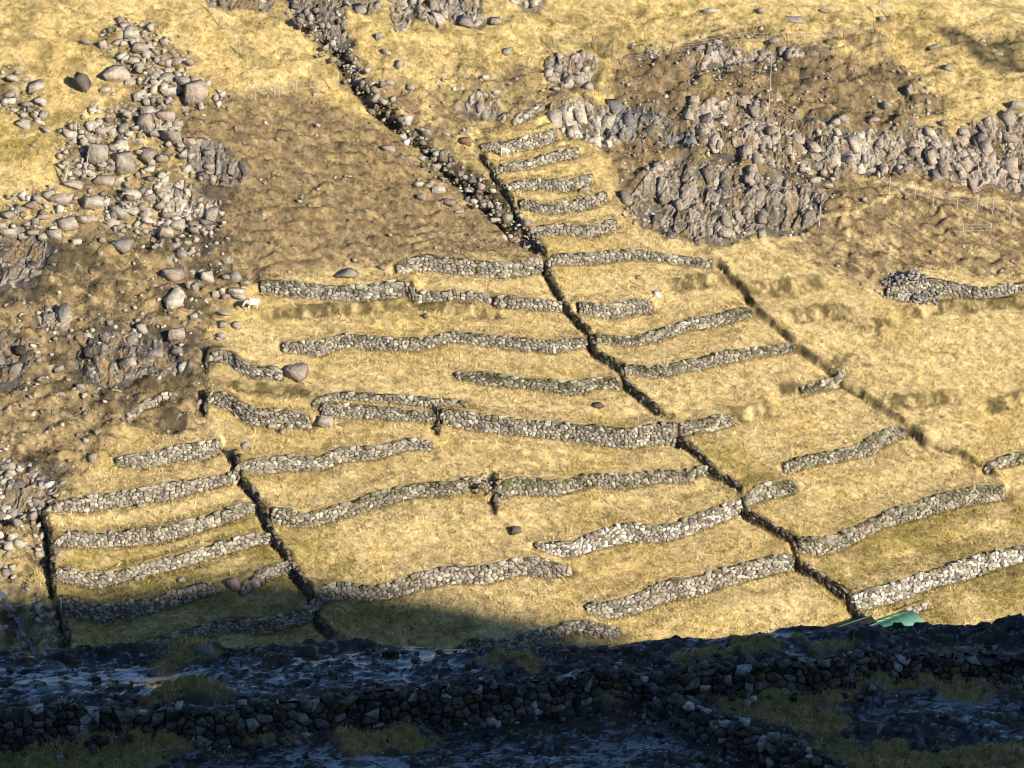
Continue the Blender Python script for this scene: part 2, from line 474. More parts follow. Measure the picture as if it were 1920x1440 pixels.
for P, h, a in wall_paths:
    add_terrace(P, h, a, 0.10, 0.7)
for P, h, a in bank_paths:
    add_terrace(P, h, a, 0.30, 1.2)
step_paths = []
for pts, H in STEPS:
    P = to_plan(pts)
    step_paths.append(P)
    si, sj = sub(P, 4.0)
    s, v, ov = path_field(P, np.full(len(P), H), X[si, sj], Y[si, sj])   # path runs downhill to the right: its left is the right-hand ground
    up = np.clip(s / 0.1, 0, 1) * np.clip(1 - s / 3.2, 0, 1) * 0.62
    dn = -np.clip(-s / 0.1, 0, 1) * np.clip(1 + s / 0.75, 0, 1) * 0.5
    D[si, sj] += (up + dn) * v * np.clip(1 - ov / 0.6, 0, 1)
turf_paths = []
for pts, H, wd in TURF_STEPS:
    P = to_plan(pts); turf_paths.append((P, wd))
    si, sj = sub(P, 4.0)
    s, v, ov = path_field(P, np.full(len(P), H), X[si, sj], Y[si, sj])
    s = s + 0.25 * fbm(X[si, sj] * 0.9, Y[si, sj] * 0.9, 143, 3)
    up = np.clip(s / 0.16, 0, 1) * np.clip(1 - s / 3.5, 0, 1) * 0.65
    dn = -np.clip(1 + (s + 0.0) / 0.8, 0, 1) * (s < 0) * 0.35 - 0.35 * (s >= 0) * np.clip(1 - s / 0.3, 0, 1)
    D[si, sj] += (up + dn) * v * np.clip(1 - ov / 0.8, 0, 1)
for pts, dpt, wd in DITCHES:
    P = to_plan(pts)
    si, sj = sub(P, wd * 3)
    s, v, ov = path_field(P, np.full(len(P), dpt), X[si, sj], Y[si, sj])
    D[si, sj] += -v * np.exp(-(s / wd) ** 2) * np.clip(1 - ov / 1.0, 0, 1)

Z0 = ZB + D
U, V = project(X, Y, Z0)

# ragged pixel coordinates for zone edges
wu = fbm(X * 0.35, Y * 0.35, 41, 5, 0.6) * 46
wv = fbm(X * 0.35, Y * 0.35, 51, 5, 0.6) * 34
UW, VW = U + wu, V + wv


def blur(a, n):
    for _ in range(n):
        p = np.pad(a, ((1, 1), (0, 0)), mode='edge'); a = (p[:-2] + p[1:-1] + p[2:]) / 3
        p = np.pad(a, ((0, 0), (1, 1)), mode='edge'); a = (p[:, :-2] + p[:, 1:-1] + p[:, 2:]) / 3
    return a


def zone(polys, soft=3):
    m = np.zeros(U.shape)
    for p in polys:
        m = np.maximum(m, in_poly(UW, VW, p).astype(float))
    return blur(m, soft)


Z_HEATH_L = zone([[(300,240),(400,165),(470,180),(560,160),(660,190),(760,270),(880,390),(985,462),(990,478),(740,482),(560,500),(500,525),(440,480),(370,440),(380,350)]], 16)
Z_BROWN_L = zone([[(-60,440),(90,440),(250,420),(420,440),(470,500),(450,560),(395,600),(385,700),(370,800),(230,830),(150,880),(60,900),(-60,880)]], 10)
Z_HEATH_R = zone([[(1500,160),(1700,150),(1780,200),(1700,250),(1560,260)], [(1150,150),(1200,100),(1340,75),(1420,110),(1560,105),(1650,90),(1690,140),(1680,185),(1640,215),(1600,350),(1540,440),(1200,440),(1150,330),(1120,220)]], 12)
Z_RIGHT = zone([[(1540,340),(1700,300),(1990,340),(1990,530),(1760,505),(1640,525),(1480,480)]], 12)
Z_TOPR = zone([[(1840,60),(1980,60),(1980,150),(1890,145),(1800,110)], [(1700,40),(1800,60),(1850,100),(1760,90)]], 5)
Z_GULLY = zone([[(540,-40),(660,-40),(640,60),(700,160),(770,240),(850,300),(930,350),(1000,460),(960,450),(900,400),(820,330),(740,240),(660,150),(560,60)]], 3)
Z_ROUGH = zone([[(860,140),(1030,120),(1120,90),(1150,150),(1060,190),(900,265),(790,240),(760,180)], [(1300,60),(1650,60),(1660,110),(1300,110)],
                [(640,130),(740,110),(800,200),(900,260),(880,300),(760,230)]], 5)
Z_SCREE = zone([[(150,70),(230,40),(320,75),(395,150),(400,190),(340,225),(350,255),(430,290),(465,330),(400,370),(420,430),(360,500),(330,430),(200,440),(100,330),(160,200),(250,190),(200,130)],
                [(-60,385),(180,360),(220,440),(-60,450)], [(-40,130),(70,130),(100,230),(40,240),(-40,170)]], 12)
Z_OLIVE = zone([[(-60,190),(150,210),(130,280),(60,300),(-60,290)], [(90,1000),(620,950),(660,1230),(100,1230)], [(1560,1000),(1980,900),(1980,1220),(1560,1220)],
                [(1280,820),(1400,830),(1480,920),(1400,950)], [(620,1110),(900,1160),(900,1230),(620,1230)]], 9)
Z_BL = zone([[(-60,870),(80,880),(110,960),(80,1000),(110,1130),(130,1230),(-60,1240)]], 4)

# outcrop zones get rock colour below the outcrop meshes
OUTCROPS = [
 ("dark cracked cliff face high above the gully, cut by the top edge", [(515,-45),(545,25),(590,75),(632,92),(655,60),(640,30),(650,-45)], 'dark', 1.0),
 ("rounded grey rock shoulder at the top edge just right of the dark gully cliff", [(650,-45),(652,18),(690,27),(712,10),(705,-45)], 'mid', 0.8),
 ("blocky grey crag with dark cracks standing below the top edge rock shoulder", [(722,18),(760,6),(772,30),(765,55),(738,50)], 'mid', 0.8),
 ("broad upright cliff of grey columns at the top edge, centre left", [(722,-45),(728,4),(790,40),(850,44),(902,50),(906,8),(895,-45)], 'mid', 0.9),
 ("small pale rock knob at the top edge centre", [(960,-40),(965,8),(1000,14),(1022,-2),(1015,-40)], 'pale', 0.5),
 ("row of pale upright rock pinnacles right of the narrow upper terraces", [(1038,195),(1100,186),(1136,205),(1150,240),(1142,282),(1108,270),(1070,262),(1040,235)], 'pale', 0.9),
 ("wet dark streaked rock face just right of the pale pinnacles", [(1140,200),(1232,204),(1290,248),(1302,278),(1255,276),(1202,252),(1182,275),(1150,255)], 'wet', 0.7),
 ("large dark fissured cliff below and right of the streaked rock face", [(1170,372),(1200,345),(1248,305),(1290,282),(1335,305),(1400,322),(1500,335),(1556,358),(1545,402),(1500,440),(1435,442),(1350,456),(1275,450),(1205,430)], 'dark2', 0.9),
 ("long blocky pinkish grey cliff running out of the right edge", [(1640,262),(1700,238),(1790,245),(1870,218),(1985,190),(1985,372),(1865,350),(1750,335),(1670,322),(1630,292)], 'pink', 0.9),
 ("broken brown crag band linking the streaked face to the long right hand cliff", [(1290,215),(1340,180),(1420,190),(1480,215),(1570,235),(1600,300),(1575,335),(1500,325),(1420,305),(1350,290),(1300,262)], 'pink', 0.35),
 ("low rock rim at the top edge left of the dark gully cliff", [(390,-40),(395,10),(430,18),(480,12),(510,20),(505,-40)], 'mid', 0.4),
 ("rubbly rock band left of the long cliff at right", [(1560,262),(1640,240),(1650,330),(1600,322),(1545,300)], 'pale', 0.6),
 ("black stained rock face with orange lichen beside the brown slope", [(345,268),(380,255),(418,270),(440,300),(462,338),(420,350),(380,330),(352,300)], 'black', 0.6),
 ("pale crumbling rock ribs below the black stained face", [(285,350),(340,338),(372,358),(412,380),(400,418),(355,408),(320,398)], 'pale', 0.6),
 ("dark grey rock slab at the left edge above the brown slope", [(-50,440),(50,432),(92,462),(70,520),(0,545),(-50,535)], 'black', 0.5),
 ("mottled dark rock band across the middle of the brown left slope", [(150,640),(210,620),(300,640),(350,700),(260,705),(190,730),(140,690)], 'black', 0.45),
 ("dark mossy rock at the left edge below the mottled band", [(-50,640),(40,630),(60,680),(20,720),(-50,720)], 'black', 0.5),
 ("pale lichen rock hump left of centre on the brown slope", [(70,590),(100,580),(130,600),(145,618),(110,625),(80,612)], 'pale', 0.6),
 ("dark rock with a pale boulder face at the lower left edge", [(-50,890),(60,880),(110,900),(100,950),(50,975),(-50,970)], 'black', 0.8),
 ("craggy knoll of broken rock in the pasture above the narrow terraces", [(1020,140),(1040,110),(1080,92),(1110,108),(1112,150),(1100,165),(1050,160)], 'mid', 0.4),
 ("low jagged rock rim along the upper pasture fence at right", [(1280,105),(1330,78),(1400,100),(1460,88),(1540,98),(1560,112),(1480,106),(1380,122),(1290,122)], 'mid', 0.3),
 ("grey rock boss just left of the broken wall above the upper terraces", [(868,205),(890,180),(915,178),(925,195),(950,215),(940,226),(890,220)], 'mid', 0.3),
]
TONE = {'dark': ((0.19,0.155,0.12), 0.55), 'mid': ((0.32,0.265,0.20), 0.3), 'pale': ((0.42,0.355,0.265), 0.2), 'wet': ((0.17,0.16,0.145), 0.6),
        'dark2': ((0.29,0.235,0.175), 0.5), 'pink': ((0.36,0.285,0.21), 0.3), 'black': ((0.19,0.16,0.125), 0.7)}
Z_OUT = np.zeros(U.shape)
for lab, poly, tn, amp in OUTCROPS:
    Z_OUT = np.maximum(Z_OUT, in_poly(U + wu * 0.5, V + wv * 0.5, poly).astype(float))
Z_OUT = blur(Z_OUT, 2)

# wall / bank / step proximity
near_wall = np.full(U.shape, 9.0); below_bank = np.zeros(U.shape); step_shade_earth = np.zeros(U.shape)
for P, h, a in wall_paths:
    si, sj = sub(P, 1.4)
    s, v, ov = path_field(P, h, X[si, sj], Y[si, sj])
    near_wall[si, sj] = np.minimum(near_wall[si, sj], np.where(ov > 0.2, 9, np.abs(s + 0.1)))
for P, h, a in bank_paths:
    si, sj = sub(P, 2.0)
    s, v, ov = path_field(P, h, X[si, sj], Y[si, sj])
    below_bank[si, sj] = np.maximum(below_bank[si, sj], sstep(0.75, 0.25, np.abs(s + 0.35 * fbm(X[si, sj] * 0.8, Y[si, sj] * 0.8, 145, 4, 0.65))) * sstep(0.8, 0, ov) * np.clip(0.75 + 1.3 * fbm(X[si, sj] * 1.6, Y[si, sj] * 1.6, 147, 4, 0.7), 0, 1))
for P in step_paths:
    si, sj = sub(P, 1.5)
    s, v, ov = path_field(P, np.zeros(len(P)), X[si, sj], Y[si, sj])
    step_shade_earth[si, sj] = np.maximum(step_shade_earth[si, sj], sstep(0.40, 0.15, np.abs(s + 0.15)) * sstep(0.6, 0, ov))
turf_edge_shade = np.zeros(U.shape)
for P, wd in turf_paths:
    si, sj = sub(P, 3)
    s, v, ov = path_field(P, np.zeros(len(P)), X[si, sj], Y[si, sj])
    nz = fbm(X[si, sj] * 1.1, Y[si, sj] * 1.1, 141, 4, 0.65)
    turf_edge_shade[si, sj] = np.maximum(turf_edge_shade[si, sj], sstep(0.22, 0.06, np.abs(s - 0.06 + nz * 0.15)) * sstep(0.8, 0, ov) * np.clip(0.9 + 1.0 * nz, 0, 1) * (0.55 + 0.45 * (wd > .4)))
P = to_plan([(600,40),(650,125),(700,180),(760,240),(830,310),(900,375),(960,425),(1005,462)]); si, sj = sub(P, 2)
s, v, ov = path_field(P, np.zeros(len(P)), X[si, sj], Y[si, sj])
step_shade_earth[si, sj] = np.maximum(step_shade_earth[si, sj], sstep(1.1, 0.25, np.abs(s + 0.4 * fbm(X[si, sj], Y[si, sj], 149, 3))) * sstep(0.6, 0, ov))

flat = np.clip(sstep(1.2, 0.2, near_wall), 0, 1)
rocky = np.clip(np.maximum.reduce([Z_BROWN_L * 0.8, Z_HEATH_R * 1.0, Z_SCREE, Z_GULLY, Z_BL, Z_ROUGH * 0.5, Z_HEATH_L * 0.35, Z_RIGHT * 0.3]), 0, 1)
# relief
n_big = fbm(X * 0.12, Y * 0.12, 3, 4)
n_mid = fbm(X * 0.6, Y * 0.75, 7, 4)
n_fine = fbm(X * 2.4, Y * 2.8, 17, 3)
rel = (0.10 + 0.75 * rocky) * n_mid * (1 - 0.8 * flat) + (0.05 + 0.13 * rocky) * n_fine
# little soil terracettes (ledges worn by sheep) on the steep heath
ter = np.abs(((Y * 1.0 + X * 0.10 + 1.6 * fbm(X * 0.35, Y * 0.2, 23, 3)) * 0.9) % 1.0 - 0.5)
heath = np.clip(Z_BROWN_L * 0.8 + Z_HEATH_L + Z_HEATH_R + Z_RIGHT + Z_ROUGH * 0.8 + Z_TOPR, 0, 1)
rel += heath * (ter - 0.25) * 0.7 * sstep(-0.15, 0.2, n_mid)
# lumpy upper pasture
upper = sstep(480, 200, V) * (1 - np.clip(Z_HEATH_L, 0, 1)) * (1 - flat)
rel += upper * 0.6 * fbm(X * 0.3, Y * 0.45, 29, 5, 0.55) * (near_wall > 1.0)
# embedded stones
f1, f2, cid = worley(X * 1.25 + n_mid, Y * 1.5 + n_mid, 5)
cover = np.clip(Z_BROWN_L * 0.10 + Z_HEATH_R * 0.04 + Z_SCREE * 0.22 + Z_GULLY * 0.2 + Z_BL * 0.4 + Z_ROUGH * 0.08 + Z_HEATH_L * 0.02 + Z_RIGHT * 0.015, 0, 0.8)
cover = cover * (0.4 + 1.6 * sstep(-0.2, 0.3, fbm(X * 0.3, Y * 0.3, 61, 3)))
stone = (cid < cover * 0.0) * sstep(0.04, 0.14, f2 - f1) * (near_wall > 0.6)
g1, g2, gid = worley(X * 3.1, Y * 3.6, 15)
pebble = (gid < cover * 0.35) * sstep(0.05, 0.2, g2 - g1) * (near_wall > 0.5)
rel += stone * (0.07 + 0.10 * (cid * 7 % 1)) + pebble * 0.05
rel += RNG.normal(0, 0.022, X.shape) * (0.45 + 0.8 * heath)
Z = Z0 + rel - Z_OUT * 0.25
U, V = project(X, Y, Z)


def hill_z(x, y):
    fx = np.clip((x - GX[0]) / STEP, 0, len(GX) - 1.001); fy = np.clip((y - GY[0]) / STEP, 0, len(GY) - 1.001)
    i = fx.astype(int); j = fy.astype(int); a = fx - i; b = fy - j
    return (Z[i, j] * (1 - a) + Z[i + 1, j] * a) * (1 - b) + (Z[i, j + 1] * (1 - a) + Z[i + 1, j + 1] * a) * b


# ---- ground colour (own tones, plus shade painted dark along banks and steps)
def c3(r, g, b):
    return np.array([r, g, b])[None, None, :]


STRAW, DULL, GOLD = c3(0.545, 0.41, 0.19), c3(0.36, 0.26, 0.115), c3(0.465, 0.335, 0.115)
OLIVE, BROWN, DBROWN = c3(0.265, 0.205, 0.055), c3(0.185, 0.128, 0.068), c3(0.085, 0.066, 0.036)
ROCKC, LICH, DARKR = c3(0.30, 0.25, 0.195), c3(0.36, 0.32, 0.25), c3(0.075, 0.07, 0.065)


def mixc(a, b, m):
    return a * (1 - m[..., None]) + b * m[..., None]


streak = fbm((X * 0.8 - Y * 0.5) * 1.2, (X * 0.5 + Y * 0.8) * 4.0, 71, 4, 0.65)
patch = fbm(X * 0.5, Y * 0.6, 81, 4, 0.6)
C = mixc(np.broadcast_to(STRAW, (*X.shape, 3)), DULL, np.clip(sstep(-0.15, 0.45, streak) * 0.42 + sstep(0.0, 0.5, patch) * 0.28, 0, 1))
C = mixc(C, c3(0.74, 0.56, 0.26), sstep(0.0, -0.35, streak) * 0.25)
C = mixc(C, GOLD, sstep(0.05, 0.35, fbm(X * 0.2, Y * 0.25, 91, 4)) * 0.5)
C = mixc(C, GOLD, sstep(480, 250, V) * 0.35)
C = mixc(C, c3(0.22, 0.17, 0.065), upper * sstep(0.02, 0.28, fbm(X * 0.7, Y * 1.0, 121, 5, 0.65)) * 0.6)
C = mixc(C, OLIVE, np.clip(Z_OLIVE * (0.55 + 0.9 * patch), 0, 0.85))
C = mixc(C, OLIVE, sstep(0.25, 0.5, fbm(X * 0.9, Y * 1.1, 95, 4)) * 0.4)
bl = 0.88 + 0.5 * streak
C = mixc(C, BROWN, np.clip((Z_HEATH_L * 0.95) * bl, 0, 1))
C = mixc(C, BROWN, np.clip((Z_BROWN_L * 0.85) * bl, 0, 1))
C = mixc(C, BROWN, np.clip((Z_HEATH_R * 1.0) * bl, 0, 1))
C = mixc(C, BROWN, np.clip((Z_RIGHT * 1.0) * (0.75 + 1.0 * streak), 0, 1))
C = mixc(C, BROWN, np.clip(Z_SCREE * (0.55 + 1.0 * patch), 0, 0.8))
C = mixc(C, DBROWN, np.clip(Z_TOPR * (0.6 + patch), 0, 1))
C = mixc(C, DBROWN, np.clip((Z_GULLY * 1.3 + Z_BL * 0.6) * (0.7 + 0.8 * patch), 0, 1))
C = mixc(C, BROWN, np.clip(Z_ROUGH * (0.45 + 1.2 * patch), 0, 1))
C = mixc(C, DBROWN, np.clip(heath * sstep(0.42, 0.5, ter) * 0.75 * sstep(-0.2, 0.2, n_mid), 0, 1))
C = mixc(C, DBROWN, np.clip((Z_BROWN_L + Z_HEATH_R * 0.5 + Z_BL + Z_SCREE * 0.5), 0, 1) * sstep(-0.05, 0.3, fbm(X * 0.45, Y * 0.6, 101, 4, 0.65)) * 0.9)
C = mixc(C, c3(0.115, 0.085, 0.035), below_bank * 0.95)  # bank turf colour, darkened further to carry the banks' shading
C = mixc(C, c3(0.06, 0.044, 0.022), turf_edge_shade * 0.95)  # shade of the turf steps painted as a thin dark line
C = mixc(C, c3(0.09, 0.065, 0.03), step_shade_earth * 0.9)  # shade under side steps painted dark; in the gully, dark earth
Z_DARK = zone([[(-60,430),(90,425),(110,500),(60,560),(-60,560)], [(120,620),(200,600),(310,600),(430,640),(400,720),(300,700),(190,740),(130,690)],
               [(-60,620),(60,620),(70,690),(-60,740)], [(60,870),(150,860),(130,930),(60,960)], [(350,260),(450,290),(470,400),(420,420),(360,330)], [(380,440),(470,470),(440,520),(380,500)]], 4)
C = mixc(C, c3(0.055, 0.048, 0.038), np.clip(Z_DARK * (0.55 + 1.0 * fbm(X * 1.2, Y * 1.4, 131, 4, 0.7)), 0, 0.9))
# sheep tracks
for pts in ([(1640,205),(1700,180),(1790,152),(1925,138)], [(-10,262),(60,250),(120,232),(190,190),(240,150)], [(1250,90),(1350,60),(1450,40)],
            [(450,170),(520,150),(600,110)], [(1600,330),(1700,350),(1925,385)], [(1420,420),(1600,400),(1700,350)]):
    dd = line_dist(U + wu * 0.15, V + wv * 0.15, pts)
    C = mixc(C, STRAW, sstep(5, 2, dd) * 0.8)
C = mixc(C, DARKR, Z_OUT * 0.8)
st_c = (0.7 + 0.6 * (cid * 13 % 1))[..., None] * ROCKC
C = np.where(stone[..., None] > 0.3, st_c, C)
C = np.where(pebble[..., None] > 0.3, (0.6 + 0.7 * (gid * 17 % 1))[..., None] * LICH, C)
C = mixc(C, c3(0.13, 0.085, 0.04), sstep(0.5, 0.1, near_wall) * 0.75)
C = C * (1 + 0.5 * fbm((X - Y * 0.4) * 2.2, (Y + X * 0.4) * 5, 111, 3, 0.8))[..., None]
C = np.clip(C, 0.01, 0.85)
grassy = np.clip(1 - stone - pebble - Z_OUT, 0, 1) * (1 - 0.35 * heath)

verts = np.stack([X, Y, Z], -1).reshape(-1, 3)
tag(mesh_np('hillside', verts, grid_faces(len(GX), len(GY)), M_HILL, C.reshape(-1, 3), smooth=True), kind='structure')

# ------------------------------------------------------------------ the shaded rock ledge in front
FGZ = 19.3
crest_uv = [(-300,1228),(0,1226),(80,1220),(150,1212),(250,1204),(330,1198),(360,1196),(400,1207),(440,1213),(560,1206),(640,1193),(700,1200),(750,1208),(850,1216),(960,1214),(1010,1210),(1055,1207),(1100,1214),(1160,1210),(1200,1206),(1290,1192),(1340,1196),(1400,1192),(1460,1180),(1500,1172),(1560,1176),(1640,1174),(1700,1170),(1760,1168),(1850,1170),(1890,1158),(1920,1154),(2200,1150)]
cu = np.array(crest_uv, float)
dr = ray(cu[:, 0], cu[:, 1]); tt = (FGZ - 60) / dr[:, 2]
crest_x = dr[:, 0] * tt; crest_y = dr[:, 1] * tt
FS = 0.075
FX = np.arange(-31, 31, FS); FY = np.arange(64, 104, FS)
FXX, FYY = np.meshgrid(FX, FY, indexing='ij')
yc = np.interp(FXX, crest_x, crest_y)
fz = np.full(FXX.shape, FGZ)
# soft broken slabs stepping gently down toward the valley, dropping away past the crest
warp = fbm(FXX * 0.4, FYY * 0.4, 201, 4)
f1, f2, fid = worley(FXX * 0.55 + warp, FYY * 0.9 + warp, 202)
h1, h2, hid = worley(FXX * 1.9 + warp, FYY * 2.6, 203)
fg_fade = sstep(0.0, 1.0, yc - FYY)
rel_f = (fbm(FXX * 0.18, FYY * 0.3, 205, 3) * 0.5 + (fid - 0.5) * 0.35 * sstep(0.0, 0.15, f2 - f1) + (hid - 0.5) * 0.16 + fbm(FXX * 2.0, FYY * 2.6, 206, 4, 0.6) * 0.16) * (0.3 + 0.7 * fg_fade)
rel_f += (hid > 0.8) * 0.12 * sstep(0.02, 0.12, h2 - h1)
over = np.clip(FYY - yc, 0, None)
fz -= 1.15 * over + 0.25 * np.minimum(over, 1.0) + fbm(FXX * 0.5, FYY * 0.5, 209, 3) * np.clip(over, 0, 2) * 0.3
FU, FV = project(FXX, FYY, fz)
fwu = fbm(FXX * 0.7, FYY * 0.7, 211, 5, 0.6) * 60; fwv = fbm(FXX * 0.7, FYY * 0.7, 221, 5, 0.6) * 26
FUW, FVW = FU + fwu, FV + fwv


def fzone(polys, soft=3):
    m = np.zeros(FU.shape)
    for p in polys:
        m = np.maximum(m, in_poly(FUW, FVW, p).astype(float))
    return blur(m, soft)


F_TURF = fzone([[(250,1325),(300,1295),(380,1285),(440,1300),(420,1325),(320,1335)], [(60,1415),(110,1370),(200,1355),(320,1360),(430,1390),(330,1425),(150,1440)],
                [(-200,1395),(60,1400),(260,1440),(300,1500),(-200,1500)], [(1080,1330),(1090,1290),(1200,1285),(1190,1330)],
                [(1280,1280),(1500,1270),(1700,1270),(1930,1260),(1930,1300),(1640,1300),(1560,1330),(1620,1400),(1500,1400),(1350,1340),(1280,1310)],
                [(640,1345),(760,1350),(800,1400),(660,1420)], [(1500,1410),(1930,1400),(2100,1500),(1480,1500)], [(1250,1215),(1400,1205),(1480,1225),(1300,1240)],
                [(1500,1200),(1600,1195),(1640,1215),(1520,1220)], [(300,1200),(380,1192),(420,1215),(330,1240)], [(260,1240),(330,1225),(350,1255),(280,1260)],
                [(880,1240),(1000,1235),(1060,1260),(930,1262)], [(360,1370),(560,1370),(600,1385),(420,1395)], [(1640,1230),(1800,1215),(1850,1235),(1700,1245)]], 4)
mound = np.zeros(FU.shape)
for (mu, mv, su, sv, hh) in [(345,1312,85,24,0.75), (200,1388,120,28,0.8), (1140,1318,50,14,0.35), (1400,1300,110,22,0.2), (355,1215,40,14,0.3), (1600,1290,90,14,0.2), (1450,1395,90,22,0.25)]:
    mound += hh * np.exp(-((FU - mu) / su) ** 2 - ((FV - mv) / sv) ** 2)
fz = fz * (1 - F_TURF * 0) + mound + F_TURF * (0.06 + 0.12 * fbm(FXX * 1.3, FYY * 1.5, 231, 3))
F_WET = fzone([[(-200,1235),(330,1240),(640,1230),(900,1230),(1100,1250),(900,1275),(640,1290),(440,1300),(250,1300),(-200,1315)],
               [(250,1420),(420,1395),(640,1360),(1200,1350),(1250,1400),(1400,1440),(1400,1500),(200,1500)],
               [(1560,1300),(1640,1280),(1920,1285),(1930,1330),(1700,1340),(1600,1370),(1580,1340)], [(640,1210),(900,1225),(1000,1240),(640,1250)],
               [(1420,1210),(1540,1215),(1560,1250),(1470,1260)], [(1800,1340),(1930,1350),(1930,1400),(1850,1400)], [(1280,1195),(1380,1195),(1480,1185),(1600,1190),(1500,1205),(1300,1208)]], 3) * (1 - F_TURF)
wet_break = sstep(-0.02, 0.05, fbm(FXX * 0.7, FYY * 1.4, 241, 4, 0.6) * 0.7 + fbm(FXX * 3.2, FYY * 5.5, 243, 4, 0.75) * 0.75)
wet = np.clip(F_WET * wet_break + 0.12 * (1 - F_TURF), 0, 1)
wetb = blur(wet, 1)
fz = fz + RNG.normal(0, 0.010, FXX.shape) * (1 - 0.8 * wetb) + rel_f * (1 - 0.45 * blur(F_WET, 2)) * (1 - 0.75 * wetb) - 0.05 * wetb
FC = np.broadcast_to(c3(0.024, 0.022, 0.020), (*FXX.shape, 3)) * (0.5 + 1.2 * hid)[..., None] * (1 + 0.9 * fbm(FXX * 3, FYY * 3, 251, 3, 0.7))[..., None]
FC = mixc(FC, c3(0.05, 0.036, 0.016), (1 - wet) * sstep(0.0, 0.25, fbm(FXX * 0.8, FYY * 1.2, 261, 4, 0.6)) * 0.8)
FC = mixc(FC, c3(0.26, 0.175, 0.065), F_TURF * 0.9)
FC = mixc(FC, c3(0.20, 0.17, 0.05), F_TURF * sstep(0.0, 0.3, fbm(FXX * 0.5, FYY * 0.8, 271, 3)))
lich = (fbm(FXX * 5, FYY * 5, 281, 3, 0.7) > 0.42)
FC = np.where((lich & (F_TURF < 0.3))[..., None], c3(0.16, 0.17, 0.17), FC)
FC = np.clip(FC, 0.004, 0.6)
fv = np.stack([FXX, FYY, fz], -1).reshape(-1, 3)
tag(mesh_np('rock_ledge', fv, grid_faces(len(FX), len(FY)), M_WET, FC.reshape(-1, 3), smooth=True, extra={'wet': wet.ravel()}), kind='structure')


def ledge_z(x, y):
    fx = np.clip((x - FX[0]) / FS, 0, len(FX) - 1.001); fy = np.clip((y - FY[0]) / FS, 0, len(FY) - 1.001)
    i = fx.astype(int); j = fy.astype(int); a = fx - i; b = fy - j
    return (fz[i, j] * (1 - a) + fz[i + 1, j] * a) * (1 - b) + (fz[i, j + 1] * (1 - a) + fz[i + 1, j + 1] * a) * b


# ------------------------------------------------------------------ wide land round it, and the mountain whose shadow falls across the valley
def land(x, y):
    near = 58.3 - 0.575 * np.clip(y, -60, 68)                       # slope on which the viewer stands
    near = np.minimum(near, 64) - 0.45 * np.clip(x - 30, 0, 160)
    ycx = np.interp(x, crest_x, crest_y)
    drop = 18.8 - 1.15 * np.clip(y - ycx, 0, 31)
    a = np.where(y < 68, near, np.where(y < ycx, 18.4, drop))
    a = np.maximum(a, -17.5)
    far = hill_base(x, np.clip(y, 138, 400))
    far = np.where(y > 232, np.minimum(far, 200), far)
    out = np.maximum(a, np.where(y > 125, far, -17.5))
    inside_h = (x > -59) & (x < 59) & (y > 139) & (y < 231)
    out = np.where(inside_h, out - 3.0, out)
    inside_f = (x > -30) & (x < 30) & (y > 65) & (y < 103)
    out = np.where(inside_f, out - 1.5, out)
    return out


lx = np.concatenate([np.arange(-900, -70, 40), np.arange(-70, 70, 2.0), np.arange(70, 900, 40)])
ly = np.concatenate([np.arange(-900, -60, 40), np.arange(-60, 60, 6), np.arange(60, 250, 2.0), np.arange(250, 1200, 40)])
LX, LY = np.meshgrid(lx, ly, indexing='ij')
LZ = land(LX, LY) + fbm(LX * 0.03, LY * 0.03, 301, 4) * np.clip((np.hypot(LX, LY - 150) - 120) / 60, 0, 3)
LC = mixc(np.broadcast_to(c3(0.30, 0.22, 0.09), (*LX.shape, 3)), c3(0.12, 0.09, 0.05), sstep(-0.2, 0.3, fbm(LX * 0.05, LY * 0.05, 311, 4)))
tag(mesh_np('valley_ground', np.stack([LX, LY, LZ], -1).reshape(-1, 3), grid_faces(len(lx), len(ly)), M_HILL, LC.reshape(-1, 3), smooth=True), kind='structure')

edge_uv = [(-150,1112),(0,1112),(120,1108),(300,1100),(400,1080),(480,1075),(550,1080),(620,1108),(680,1140),(740,1172),(800,1200),(860,1225),(930,1262),(1000,1300),(1120,1330),(1300,1350),(1920,1370)]
E = to_plan(edge_uv)
RY = -45.0
te = (E[:, 1] - RY) / (-SUN[1])
R = E + SUN[None, :] * te[:, None]
o = np.argsort(R[:, 0])
rx = np.concatenate([[-700, -300, -60, 60, 100], R[o, 0], [R[o, 0][-1] + 60, 600]])
rz = np.concatenate([[60, 75, 90, 98, 97], R[o, 2], [R[o, 2][-1] - 30, 10]])
mx_ = np.concatenate([np.arange(-700, 100, 10), np.arange(100, 240, 1.0), np.arange(240, 600, 10)])
mo = np.array([-420, -300, -200, -120, -70, -30, -10, -4, 0, 4, 10, 25, 45, 70, 100, 140])
MX, MO = np.meshgrid(mx_, mo, indexing='ij')
prof = np.interp(MX, rx, rz)
MZ = prof - np.where(MO < 0, 0.35 * -MO, 0.75 * MO) + fbm(MX * 0.05, MO * 0.05, 321, 4) * np.clip(np.abs(MO) / 6 - 1, 0, 5)
MZ = np.maximum(MZ, -30)
tag(mesh_np('mountain_ridge', np.stack([MX, MO + RY, MZ], -1).reshape(-1, 3), grid_faces(len(mx_), len(mo)), M_HILL,
            np.broadcast_to(np.array([0.14, 0.11, 0.06]), (MX.size, 3)), smooth=True), kind='structure')

# ------------------------------------------------------------------ dry-stone walls
def clip_poly(poly, px, py, nx, ny):
    out = []
    n = len(poly)
    for i in range(n):
        a = poly[i]; b = poly[(i + 1) % n]
        da = (a[0] - px) * nx + (a[1] - py) * ny
        db = (b[0] - px) * nx + (b[1] - py) * ny
        if da <= 0:
            out.append(a)
        if (da < 0 < db) or (db < 0 < da):
            t = da / (da - db)
            out.append((a[0] + t * (b[0] - a[0]), a[1] + t * (b[1] - a[1])))
    return out


